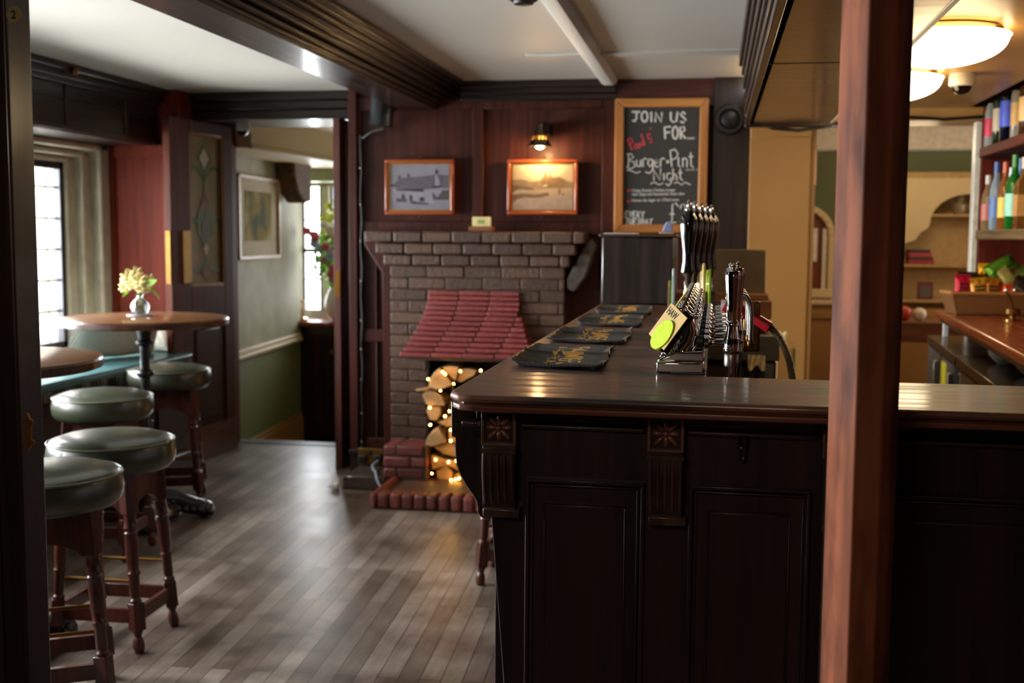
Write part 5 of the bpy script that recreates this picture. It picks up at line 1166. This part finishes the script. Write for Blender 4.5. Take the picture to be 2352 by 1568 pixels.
# tall taps
def tall_tap(label, x, y):
    t = thing('tall_beer_tap', label, 'beer tap', (0, 0, 0), 0, 'tall chrome beer taps')
    MB().lathe([(0.0085, 0.098), (0.009, 0.10), (0.0105, 0.135), (0.0135, 0.175), (0.0135, 0.183), (0.011, 0.19), (0.004, 0.193), (0.003, 0.196), (0.0045, 0.200), (0.001, 0.205)], 8).build('handle', CHROME, t, 0.0008, ang=0.4)
    mb = MB().lathe([(0.010, 0.09), (0.0125, 0.093), (0.012, 0.098), (0.009, 0.101)], 24); mb.lathe([(0.0145, 0.045), (0.0155, 0.058), (0.0135, 0.072), (0.0115, 0.082), (0.0105, 0.094)], 24); mb.build('bonnet', CHROME, t)
    MB().lathe([(0.0135, 0.018), (0.014, 0.020), (0.014, 0.038), (0.0125, 0.041), (0.0155, 0.046)], 24).build('body', STEEL, t)
    MB().lathe([(0.0138, 0.0585), (0.0158, 0.0590), (0.0150, 0.068), (0.0138, 0.0685)], 24).build('black_ring', BLACK, t)
    MB().lathe([(0.0055, 0), (0.006, 0.001), (0.004, 0.004)], 14, 0, Matrix.Translation((-0.004, -0.0148, 0.052)) @ Matrix.Rotation(PI/2, 4, 'X')).build('cap_screw', STEEL, t)
    MB().lathe([(0.0065, -0.055), (0.007, -0.03), (0.010, 0.0), (0.0105, 0.014), (0.0135, 0.019)], 20).build('spout', CHROME, t)
    t.location = (x, y, BT); return t
tp = tall_tap('nearest tall chrome beer tap with faceted handle', 0.034, 2.085)
dup(tp, (0.046, 2.29, BT), 0, 'second tall chrome beer tap just behind the nearest one', 'tall chrome beer taps')
for i in range(4):
    dup(tp, (0.040, 2.52+0.17*i, BT-0.02), 0, 'chrome beer tap behind the front two, hidden by their handles', 'tall chrome beer taps')
mb = MB(); mb.rod((0.025, 2.05, BT+0.03), (0.025, 3.2, BT+0.03), 0.006); 
# swan neck spouts
for i, y in enumerate((2.45, 2.58, 2.71)):
    t = thing('swan_neck_spout', ['nearest', 'middle', 'farthest'][i]+' of the three steel swan neck spouts behind the tall tap', 'spout', (0.06, y, BT), group='steel swan neck spouts')
    MB().tube([(0.035, y, 1.10), (0.036, y, 1.20), (0.042, y, 1.222), (0.055, y, 1.232), (0.068, y, 1.226), (0.077, y, 1.21), (0.079, y, 1.19), (0.079, y, 1.13), (0.079, y, 1.118)], 0.0055, 12).build('tube', STEEL, t)
    MB().lathe([(0.006, 0), (0.008, 0.004), (0.008, 0.012), (0.006, 0.016)], 14, c=(0.079, y, 1.118)).build('nozzle', BRASSD, t)
# hose with red gun
hp = [py(1664, 700, 2.75), py(1690, 712, 2.75), py(1740, 733, 2.74), py(1768, 752, 2.74)]
g = thing('spray_hose', 'red handled rinse hose with braided steel tube behind the taps', 'hose', tuple(hp[2]))
MB().tube([hp[0], hp[1]], 0.016, 14).tube([hp[1], py(1722, 728, 2.75)], 0.017, 14, 0, 0.013).build('gun', mat('red_plastic', 'a8141c', 0.35), g)
MB().tube([py(1728, 728, 2.75), hp[3]], 0.014, 14).build('sleeve', mat('red_plastic', 'a8141c', 0.35), g)
MB().tube([py(1656, 699, 2.75), py(1666, 700, 2.75)], 0.012, 12).build('nozzle', WHITE, g)
pts = [py(x, y, 2.75) for x, y in [(1758, 742), (1775, 755), (1790, 775), (1803, 800), (1814, 830), (1819, 860), (1821, 890), (1822, 940)]]
BR = stripes('braided_steel', '6a5a44', 'b09468', 'Z', 90, 0.35); 
MB().tube(pts, 0.0085, 14).build('braided_tube', BR, g, ang=3)
MB().box(0.07, 0.11, 2.74, 2.78, 1.08, 1.20).build('holder', BRASSD, g, 0.004)
# hand pumps
GP = 'black handled ale hand pumps'
def pump(label, x, y):
    t = thing('hand_pump', label, 'hand pump', (0, 0, 0), 0, GP)
    MB().lathe([(0.020, 0.135), (0.021, 0.14), (0.016, 0.17), (0.0165, 0.20), (0.023, 0.245), (0.026, 0.275), (0.023, 0.30), (0.013, 0.318), (0.008, 0.322)], 24).build('handle', BLACK, t)
    MB().lathe([(0.011, 0.318), (0.012, 0.324), (0.006, 0.330), (0.0075, 0.336), (0.005, 0.341), (0.0065, 0.346), (0.001, 0.352)], 16).build('finial', CHROME, t)
    MB().lathe([(0.010, 0.06), (0.012, 0.075), (0.008, 0.09), (0.012, 0.105), (0.012, 0.12), (0.020, 0.136)], 20).build('ferrule', CHROME, t)
    MB().lathe([(0.030, 0.0), (0.032, 0.01), (0.022, 0.03), (0.02, 0.06), (0.012, 0.064)], 20).build('body', BLACKM, t)
    t.location = (x, y, BT+0.01); return t
pm = pump('nearest black hand pump, with green and white oval clip', -0.078, 3.40)
for i, l in enumerate(['second black hand pump from the front', 'middle black hand pump in the row of five', 'fourth black hand pump from the front', 'farthest black hand pump, beside the cream clip']):
    dup(pm, (-0.078+0.016*(i+1), 3.40+0.13*(i+1), BT+0.01), 0, l, GP)
def clip(label, x, y, z, w, h, c1, c2, n1, n2):
    t = thing('pump_clip', label, 'pump clip', (x, y, z), group='oval clips on the hand pumps')
    M_ = Matrix.Translation((x, y, z)) @ Matrix.Rotation(math.radians(-84), 4, 'Z') @ Matrix.Rotation(PI/2, 4, 'X')
    MB().lathe([(1, 0), (1, 0.006), (0.01, 0.006)], 28, 0, M_ @ Matrix.Diagonal((w/2, h/2, 1, 1))).build('plaque', mat(n1, c1, 0.4), t)
    MB().lathe([(1, 0.006), (1, 0.0075), (0.01, 0.0075)], 28, 0, M_ @ Matrix.Diagonal((w/2*0.65, h/2*0.7, 1, 1))).build('centre', mat(n2, c2, 0.4), t)
clip('green and white oval clip on the nearest hand pump', -0.115, 3.36, 1.19, 0.05, 0.14, 'c9cdd0', '2f7a3a', 'clip_white', 'clip_green')
clip('cream oval clip right of the hand pump handles', -0.03, 3.62, 1.185, 0.06, 0.17, 'c9a860', 'd8c49a', 'clip_cream', 'clip_pale')
clip('lime edged oval clip behind the cream clip', -0.012, 3.78, 1.175, 0.05, 0.15, '7f9a1e', 'a8b83a', 'clip_lime', 'clip_lime_light')
clip('gold rimmed dark oval clip left of the hand pumps', -0.13, 3.48, 1.155, 0.06, 0.13, '8a6a2c', '3a2a18', 'clip_gold', 'clip_dark')
tag(MB().prism([(-0.15, 3.28), (-0.17, 3.40), (-0.17, 3.98), (-0.02, 3.98), (-0.02, 3.28)], 'z', BT, BT+0.012).build('pump_plinth', wood('plinth_wood', '3a1c10', '5a2f1c', 0.3, 'y')), 'polished wooden plinth under the hand pumps', 'plinth')
# dark box on the counter end
t = thing('dark_wooden_box', 'large dark wooden box at the far end of the counter below the chalkboard', 'box', (-0.28, 4.4, BT))
MB().box(-0.415, -0.15, 4.22, 4.72, BT, 1.352).build('body', wood('box_dark', '1d1614', '342822', 0.45, 'z'), t, 0.008)
MB().box(-0.425, -0.14, 4.21, 4.73, 1.352, 1.362).build('lid', wood('box_lid', '3a2a22', '54402f', 0.35, 'x'), t, 0.003)
tag(MB().box(-0.41, -0.29, 4.24, 4.42, 1.362, 1.366).build('paper_sheet', WHITE), 'white paper on top of the dark wooden box', 'paper')
t = thing('blue_cap', 'blue cloth bundle on a pale base on the dark wooden box', 'cloth', (-0.17, 4.27, 1.362))
MB().box(-0.205, -0.155, 4.25, 4.33, 1.362, 1.372).build('base', mat('bundle_base', 'b39a84', 0.6), t, 0.003)
MB().prism([(-0.195, 1.372), (-0.155, 1.372), (-0.160, 1.405), (-0.175, 1.41), (-0.185, 1.40)], 'y', 4.26, 4.32).build('cloth', mat('periwinkle', '7f8ab0', 0.7), t, 0.004)
# staff side: crates, till screen, under counter unit
t = thing('till_screen', 'flat grey-brown back of a till screen on the wooden drawers', 'screen', (0.08, 4.7, 1.12))
A = pxz(1621, 572, 4.7); B = pxz(1756, 690, 4.7)
MB().box(A[0], B[0], 4.68, 4.70, B[1]-0.02, A[1]).build('panel', mat('screen_back', '6b5a44', 0.4, 0.3), t, 0.004)
MB().box((A[0]+B[0])/2-0.03, (A[0]+B[0])/2+0.03, 4.70, 4.76, 1.115, B[1]+0.06).build('stand', BLACKM, t)
A = pxz(1540, 690, 4.55); B = pxz(1772, 735, 4.55); Cc = pxz(1772, 760, 4.55)
o = MB().box(A[0], B[0]-0.012, 4.60, 4.9, A[1]+0.005, A[1]+0.028).build('wooden_tray', CRATE, None, 0.003); tag(o, 'thin wooden tray on top of the stacked drawers behind the taps', 'tray', 'stacked wooden drawers')
o = MB().box(A[0], B[0], 4.55, 4.9, B[1]+0.004, A[1]+0.004).build('wooden_box', CRATE, None, 0.004); tag(o, 'upper wooden drawer box under the till screen', 'drawer box', 'stacked wooden drawers')
o = MB().box(A[0], B[0]-0.006, 4.56, 4.9, Cc[1]+0.005, B[1]).build('wooden_box', CRATE, None, 0.004); tag(o, 'lower wooden drawer box resting on the steel unit', 'drawer box', 'stacked wooden drawers')
A = pxz(1540, 768, 4.5); B = pxz(1790, 830, 4.5)
t = thing('steel_unit', 'grey steel under-counter unit with dark opening behind the taps', 'unit', (0.1, 4.7, 0))
MB().box(A[0], B[0], 4.5, 4.95, B[1], A[1]+0.005).build('worktop', mat('dull_steel', '5a544a', 0.4, 0.5), t, 0.004)
MB().box(A[0], B[0]-0.01, 4.52, 4.95, 0, B[1]-0.01).build('cabinet', BLACKM, t)
MB().box(A[0]+0.1, B[0]-0.06, 4.505, 4.52, 0.0, B[1]-0.03).build('door', mat('dark_brown_panel', '2e231a', 0.5), t)
MB().box(B[0]-0.055, B[0]-0.02, 4.50, 4.52, 0, B[1]-0.01).build('side_post', mat('grey_green_metal', '5f645c', 0.4, 0.4), t)
a = pxz(1718, 815, 4.49); b2 = pxz(1757, 845, 4.49)
mb = MB(); n = 10; vs = []; fs = []
for i in range(n+1):
    for j in range(4): vs.append((a[0]+(b2[0]-a[0])*i/n, 4.48+0.006*math.sin(i*1.9+j), a[1]+(b2[1]-a[1])*j/3*(1+0.25*math.sin(i*0.9))))
for i in range(n):
    for j in range(3): p_ = i*4+j; fs.append((p_, p_+1, p_+5, p_+4))
mb.add(vs, fs); mb.add([(x, y+0.012, z) for x, y, z in vs], [f[::-1] for f in fs])
tag(mb.build('cream_cloth', mat('cream_cloth', 'cbb083', 0.9, noise=0.15, nscale=40)), 'folded cream cloth hanging on the steel unit', 'cloth')
A = pxz(1792, 795, 5.2); B = pxz(1822, 870, 5.2)
t = thing('cream_bin', 'tan box unit beside the braided hose', 'box', (0.28, 5.3, 0)); MB().box(A[0]-0.02, B[0], 5.2, 5.6, 0, A[1]).build('body', CREAM, t, 0.01); MB().box(B[0]-0.002, B[0]+0.006, 5.2, 5.6, 0, A[1]-0.01).build('edge', mat('bottle_green_edge', '4a5a40', 0.3), t)
A = pxz(1800, 755, 5.1)
tag(cushion(MB(), 0.06, 0.09, 0.05, Matrix.Translation((A[0], 5.3, 0.88))).build('white_cloth_roll', mat('roll_cloth', 'd8c8a0', 0.9), sub=1), 'small pale cloth bundle on the tan box behind the hose', 'cloth')
# ================================================================ BACK BAR
CF0, CF1 = (1.09, 5.92), (0.90, 3.2)
cx = lambda y: CF0[0]+(CF1[0]-CF0[0])*(CF0[1]-y)/(CF0[1]-CF1[1])
t = thing('back_counter', 'polished red-brown back counter top on the right', 'counter', (1.3, 4.5, 0))
MB().prism([(1.10, 5.97), (cx(5.9), 5.88), (cx(1.9), 1.9), (1.595, 1.9), (1.595, 5.97)], 'z', 0.965, 1.0).build('top', CTOP, t, 0.008, seg=3)
mb = MB(); mb.prism([(cx(5.9)+0.012, 5.86), (cx(1.9)+0.012, 1.9), (cx(1.9)+0.06, 1.9), (cx(5.9)+0.06, 5.86)], 'z', 0.945, 0.966); mb.build('edge_moulding', MAHOY, t, 0.005)
MB().box(1.25, 1.595, 2.0, 5.95, 0.0, 0.945).build('base', DARKY, t)
MB().box(1.11, 1.13, 5.80, 5.83, 0.0, 0.945).build('leg', WHITE, t)
def fridge(label, y0, y1, sh):
    t = thing('bottle_fridge', label, 'fridge', ((cx(y0)+1.2)/2, y0, 0), group='black bottle fridges under the back counter')
    x = lambda y: cx(y)-0.03
    MB().prism([(x(y1), y1), (x(y0), y0), (1.24, y0), (1.24, y1)], 'z', 0.0, 0.862).build('cabinet', BLACKM, t, 0.003)
    MB().prism([(x(y1)-0.012, y1+0.005), (x(y0)-0.012, y0-0.005), (1.24, y0-0.005), (1.24, y1+0.005)], 'z', 0.84, 0.878).build('top', mat('fridge_top', '3a332a', 0.22, 0.4), t, 0.004)
    for k in range(2):
        ya = y0+(y1-y0)*k/2+0.02; yb = y0+(y1-y0)*(k+1)/2-0.02
        MB().prism([(x(ya)-0.006, ya), (x(yb)-0.006, yb), (x(yb)+0.01, yb), (x(ya)+0.01, ya)], 'z', 0.06, 0.83).build('door_glass', mat('fridge_glass', '55656a', 0.08, 0.3, noise=0.3, nscale=6), t); dg = [q for q in t.children if q.name.startswith('door_glass')][-1]
        MB().prism([(x(ya)-0.03, ya+0.01), (x(ya)-0.006, ya+0.01), (x(ya)-0.006, ya+0.035), (x(ya)-0.03, ya+0.035)], 'z', 0.25, 0.80).build('handle', STEEL, dg, 0.003)
    yl = y0+(y1-y0)*0.28
    MB().prism([(x(yl)-0.009, yl), (x(yl+0.16)-0.009, yl+0.16), (x(yl+0.16), yl+0.16), (x(yl), yl)], 'z', 0.60, 0.81).build('yellow_sticker', mat('sticker_yellow', 'd2c52a', 0.4), t)
    MB().prism([(x(yl)-0.010, yl+0.02), (x(yl+0.14)-0.010, yl+0.14), (x(yl+0.14), yl+0.14), (x(yl), yl+0.02)], 'z', 0.52, 0.70).build('white_sticker', WHITE, t)
fridge('far black bottle fridge with yellow sticker below the snack basket', 4.85, 5.85, 0)
fridge('nearer black bottle fridge with yellow sticker, cut by the bar top', 3.55, 4.78, 0)
fridge('black bottle fridge hidden behind the bar top at the right', 2.3, 3.48, 0)
for i, y in enumerate((4.55, 4.15)):
    t = thing('white_bowl', ['farther white bowl stack on the fridge under the back counter', 'nearer white bowl stack on the fridge under the back counter'][i], 'bowl', (1.12, y, 0.88), group='white bowls on the fridge')
    MB().lathe([(0.03, 0.0), (0.035, 0.005), (0.06, 0.03), (0.065, 0.045), (0.062, 0.06), (0.058, 0.045), (0.03, 0.01), (0.002, 0.008)], 24, c=(1.10, y, 0.879)).build('bowl', WHITE, t)
# shelves
XS0, XS1 = 1.25, 1.598
for i, z in enumerate((1.79, 1.395)):
    mb = MB().prism([(XS1, 5.97), (XS0+0.06, 5.97), (XS0+0.02, 5.93), (XS0, 5.86), (XS0-0.02, 3.6), (XS1, 3.6)], 'z', z-0.045, z)
    o = mb.build('bottle_shelf', wood('shelf_wood', '3e1a12', '5a2a1e', 0.7, 'y', coat=0.0, spec=0.1) if i == 0 else wood('shelf_wood_pale', '4e3c2a', '75603f', 0.6, 'y', coat=0.0, spec=0.15), None, 0.006)
    tag(o, ['upper dark red bottle shelf on the right', 'lower pale edged bottle shelf on the right'][i], 'shelf', 'back bar bottle shelves')
def bottle(kind, h, glass, label, cap, loc, lab, group):
    t = thing('spirit_bottle', lab, 'bottle', loc, 0, group); r = {'round': 0.036, 'slim': 0.029, 'square': 0.038}[kind]
    x, y, z = loc; sg = 4 if kind == 'square' else 20
    M_ = Matrix.Translation(loc) @ (Matrix.Rotation(PI/4, 4, 'Z') if kind == 'square' else Matrix.Identity(4)); k = 1.25 if kind == 'square' else 1
    MB().lathe([(r*0.9*k, 0), (r*k, 0.005), (r*k, h*0.58), (r*0.85*k, h*0.66), (0.014, h*0.76), (0.012, h*0.9)], sg, 0, M_).build('glass', bottleglass('bottle_'+glass, glass), t, 0.002 if sg == 4 else 0)
    MB().lathe([(r*1.03*k, h*0.18), (r*1.03*k, h*0.48)], sg, 0, M_).build('label', mat('label_'+label, label, 0.5), t)
    MB().lathe([(0.0145, h*0.84), (0.0145, h), (0.001, h)], 14, 0, Matrix.Translation(loc)).build('cap', mat('cap_'+cap, cap, 0.35), t)
UP = [('slim', .27, 'c8d0cc', 'c02a48', 'd8d8d8', 'clear bottle with pink-red label and white cap, far end of the upper shelf'), ('round', .30, '3f5a1e', 'b9b09a', 'b08a2c', 'green bottle with beige label and gold cap on the upper shelf'), ('slim', .33, '1e3a18', 'b8a888', '1a1a1a', 'tall dark green bottle with tan label on the upper shelf'), ('round', .34, '141210', 'c9bfae', '2a1a12', 'tall black bottle with cream label on the upper shelf'),
      ('round', .36, '10142a', '3a4fc0', '3a4a8a', 'tall dark bottle with blue label and blue cap on the upper shelf'), ('slim', .26, 'a85a1c', 'e0d8c8', 'c01a2a', 'amber bottle with white label and red cap on the upper shelf'), ('slim', .31, 'b8b0a0', 'b48a4a', 'a8182a', 'clear bottle with tan label and red neck on the upper shelf'), ('round', .33, '7a1018', 'd8c8a8', '7a1018', 'red bottle with cream label near the photo edge on the upper shelf'), ('round', .32, '5a3a1a', 'c8a060', '222222', 'brown bottle at the photo edge of the upper shelf')]
LO = [('slim', .25, 'c0a070', 'b86a5a', 'c8c0b0', 'clear bottle with red-brown label, far end of the lower shelf'), ('round', .28, 'd0dce4', 'cdd8e8', 'e8e8ea', 'clear bottle with white label and white cap on the lower shelf'), ('slim', .30, 'b8ccd8', '5a7ab0', '3a5a9a', 'clear bottle with blue label and blue cap on the lower shelf'), ('square', .31, 'c8d8e8', '2f6ac0', '4a7ab8', 'square clear bottle with bright blue label on the lower shelf'), ('slim', .29, 'b06a2a', 'e8c048', 'b4502a', 'copper bottle with yellow label on the lower shelf'),
      ('round', .32, '1a1410', 'b08a4a', '15120f', 'black capped dark bottle with tan band on the lower shelf'), ('round', .31, '1f8a2a', '8fd0b8', '2a7a2a', 'bright green bottle with mint label on the lower shelf'), ('slim', .33, '9aa8b8', '8a9ab8', '3a4a6a', 'tall grey-blue bottle with slate cap on the lower shelf'), ('square', .29, 'a87038', 'b98a50', 'b8a890', 'square amber bottle with tan label on the lower shelf'), ('round', .28, 'c8b088', '5a3a5a', 'c8a030', 'bottle with purple label at the photo edge of the lower shelf')]
ys = [5.84-0.082*k for k in range(12)]
for i, a in enumerate(UP): bottle(a[0], a[1]*1.06, a[2], a[3], a[4], (1.295+0.08*(i % 2), ys[i], 1.79), a[5], 'spirit bottles on the upper shelf')
for i, a in enumerate(LO): bottle(a[0], a[1]*1.06, a[2], a[3], a[4], (1.30+0.085*(i % 2), ys[i]+0.02, 1.395), a[5], 'spirit bottles on the lower shelf')
# diagonal batten above shelves
p0, p1 = (1.19, 5.97, 1.93), (1.18, 3.6, 1.93)
struct('trim_24', 'tan cornice above the bottle shelves', 'cornice', MB().prism([(1.22, 2.0), (1.30, 2.0), (1.38, 1.94), (1.6, 1.93), (1.6, 2.01), (1.22, 2.01)], 'y', 3.2, 5.98), TANC, 0.004)
# basket with packets
WICK = stripes('wicker', '4a2a14', '9a6a38', 'Z', 28, 0.6)
bz = 1.0; BCX, BCY = 1.285, 5.66
t = thing('wicker_basket', 'long brown wicker basket of snack packets on the back counter', 'basket', (BCX, BCY, bz))
Mk = Matrix.Translation((BCX, BCY, bz)) @ Matrix.Rotation(math.radians(4), 4, 'Z')
def bx_(mb, w0, w1, h, d0, d1, th):
    for s in (-1, 1):
        mb.prism([(-w0, 0), (w0, 0), (w1, h), (-w1, h)], 'y', s*d0-(th if s > 0 else 0), s*d0+(th if s < 0 else 0), 0, Mk)
        mb.prism([(s*w0, 0), (s*(w0-th), 0), (s*(w1-th), h), (s*w1, h)], 'y', -d0, d0, 0, Mk)
    mb.box(-w0, w0, -d0, d0, 0, 0.012, 0, Mk); return mb
bx_(MB(), 0.175, 0.20, 0.10, 0.10, 0.10, 0.012).build('woven_body', WICK, t, 0.004)
rim = [Mk @ Vector(p) for p in [(-0.20, -0.10, 0.10), (0.20, -0.10, 0.10), (0.20, 0.10, 0.10), (-0.20, 0.10, 0.10), (-0.20, -0.10, 0.10)]]
MB().tube(rim, 0.009, 8).build('rim', mat('wicker_rim', 'a87440', 0.5), t)
def packet(name, label, c, w, h, rot, tilt, col, roll=0, writing=None, wc='141010'):
    t = thing(name, label, 'snack packet', c, group='snack packets in the wicker basket')
    M_ = Matrix.Translation(c) @ Matrix.Rotation(math.radians(rot), 4, 'Z') @ Matrix.Rotation(math.radians(tilt), 4, 'X') @ Matrix.Rotation(math.radians(roll), 4, 'Y')
    cushion(MB(), w, h, 0.035, M_).build('packet', mat('foil_'+col, col, 0.28, 0.25, noise=0.25, nscale=25), t)
    for s in (1, -1):
        MB().box(-w/2*0.93, w/2*0.93, -0.003, 0.003, s*h/2*0.93, s*(h/2+0.012), 0, M_).build('crimped_seal', mat('foil_'+col, col, 0.28), t)
    if writing:
        mb = MB()
        for k in range(writing): mb.box(-w*0.28, w*0.28, -0.0215, -0.019, -h*0.25+k*h*0.17, -h*0.25+k*h*0.17+h*0.08, 0, M_)
        mb.build('print_bars', mat('ink_'+wc, wc, 0.5), t)
B_ = lambda dx, dy, dz: (BCX+dx, BCY+dy, bz+dz)
packet('snack_packet', 'bright pink-red packet at the left end of the basket', B_(-0.135, -0.05, 0.125), 0.075, 0.10, 6, -12, 'c01838', 4, 3, '3a0a14')
packet('snack_packet', 'mustard yellow packet in the front of the basket', B_(-0.065, -0.06, 0.115), 0.08, 0.095, 0, -14, 'c08a2a', -6, 3)
packet('snack_packet', 'orange yellow packet right of the mustard one', B_(-0.005, -0.05, 0.115), 0.07, 0.095, 4, -14, 'b8741c', 6, 3)
packet('snack_packet', 'dark brown packet lying across the top of the basket', B_(-0.07, 0.0, 0.165), 0.16, 0.05, 4, -35, '2a1a1a', 3)
packet('snack_packet', 'blue packet standing in the middle of the basket', B_(0.02, -0.02, 0.13), 0.05, 0.13, 10, -8, '1a5a7a', -4)
packet('snack_packet', 'orange-red packet low at the right of the basket', B_(0.085, -0.05, 0.115), 0.11, 0.06, -4, -20, 'c8401c', 8)
packet('snack_packet', 'bright green packet sticking up above the basket', B_(0.04, 0.0, 0.225), 0.16, 0.045, 8, -30, '5f9a2a', -28)
packet('snack_packet', 'pale olive packet below the bright green one', B_(0.06, -0.02, 0.18), 0.07, 0.12, 0, -20, 'a8a05a', -32)
packet('snack_packet', 'green and grey packet right of the olive one', B_(0.15, 0.0, 0.19), 0.10, 0.06, -8, -24, '7a8a3a', 10)
packet('snack_packet', 'small yellow packet at the top left of the green one', B_(-0.03, 0.02, 0.205), 0.05, 0.045, 0, -20, 'd8a01c', 0)
packet('snack_packet', 'dark packet with silver print at the right end of the basket', B_(0.13, -0.06, 0.13), 0.10, 0.08, -8, -24, '2c2620', 20)
packet('snack_packet', 'magenta packet standing at the right behind the basket', (1.47, 5.52, 1.215), 0.08, 0.16, -8, -10, 'a8284a', 16)
packet('snack_packet', 'orange brown packet under the magenta one', (1.49, 5.45, 1.11), 0.08, 0.14, -8, -12, '9a6a34', 10)
t = thing('wine_pourer', 'shiny gold topped pourer on the back counter in front of the basket', 'pourer', (1.28, 5.25, 1.0))
MB().lathe([(0.035, 1.0), (0.035, 1.004), (0.012, 1.01), (0.01, 1.02), (0.032, 1.03), (0.034, 1.05), (0.01, 1.054)], 20, c=(1.28, 5.22, 0)).build('stand', BRASS, t)
MB().tube([(1.28, 5.22, 1.05), (1.27, 5.22, 1.09), (1.255, 5.22, 1.12)], 0.007, 8).build('arm', BRASSD, t); MB().ball((1.25, 5.22, 1.13), 0.011).ball((1.285, 5.22, 1.13), 0.011).build('knobs', CHROME, t)
t = thing('cocktail_tools', 'copper jug with leaning brown spoons beside the basket', 'jug', (1.37, 5.2, 1.0))
MB().lathe([(0.03, 1.0), (0.035, 1.01), (0.032, 1.07), (0.035, 1.08)], 18, c=(1.37, 5.2, 0)).build('jug', BRASSD, t)
MB().rod((1.37, 5.2, 1.02), (1.33, 5.2, 1.14), 0.006).rod((1.37, 5.2, 1.02), (1.40, 5.2, 1.15), 0.006).build('spoons', mat('spoon_brown', '6a4426', 0.5), t)
# ceiling dish lights
def dish(label, c, r, pw):
    t = thing('ceiling_dish_light', label, 'ceiling light', c, group='frosted ceiling lights over the back bar'); x, y, z = c
    gl = mat('frosted_bowl_glow', 'fff0d0', 0.4, emit='ffe2b0', es=4.0)
    MB().lathe([(0.003, -0.085)]+[(r*0.985*math.sin(PI/2*k/12), -0.085*math.cos(PI/2*k/12)**0.9) for k in range(1, 12)]+[(r, 0.0), (r*1.02, 0.004), (r*0.96, 0.006)], 48, c=c).build('glass_bowl', gl, t)
    MB().lathe([(r*0.92, 0.004), (r*0.9, 0.022), (r*0.8, 0.028)], 40, c=c).build('base_plate', mat('lamp_cream', 'd8c08a', 0.4), t)
    for a in (-0.7, 1.4, 3.5): MB().ball((x+r*0.93*math.cos(a), y+r*0.93*math.sin(a), z+0.008), 0.010, 1.6, 1.2, 1, 10).build('clip', BRASSD, t)
dish('larger and nearer frosted glass ceiling light right of the post', (0.677, 3.79, 1.972), 0.205, 1)
dish('farther frosted glass ceiling light half hidden by the post', (0.665, 4.72, 1.972), 0.195, 1)
point('dish_light_glow', (0.68, 3.8, 1.80), 2.2, (1.0, 0.72, 0.40), 0.15)
point('dish_light_glow', (0.66, 4.75, 1.80), 2.2, (1.0, 0.72, 0.40), 0.15)
dome_cam('security_camera', 'white dome security camera on the ceiling left of the bottle shelves', (0.945, 4.78, 2.0), 0.05, True)
p = pz(1203, -14, 2.17)
t = thing('ceiling_detector', 'small chrome ringed detector on the white ceiling at the top edge of the view', 'detector', (p.x, p.y, 2.17))
MB().lathe([(0.05, 0), (0.05, -0.02), (0.04, -0.026)], 28, c=(p.x, p.y, 2.17)).build('ring', CHROME, t)
MB().lathe([(0.038, -0.02), (0.034, -0.034), (0.02, -0.038), (0.001, -0.038)], 24, c=(p.x, p.y, 2.17)).build('sensor', BLACKM, t)
point('far_room_fill', (1.2, 7.3, 1.9), 3.0, (1.0, 0.78, 0.48), 0.12)  # unseen point fill added to brighten the far room, no fitting there
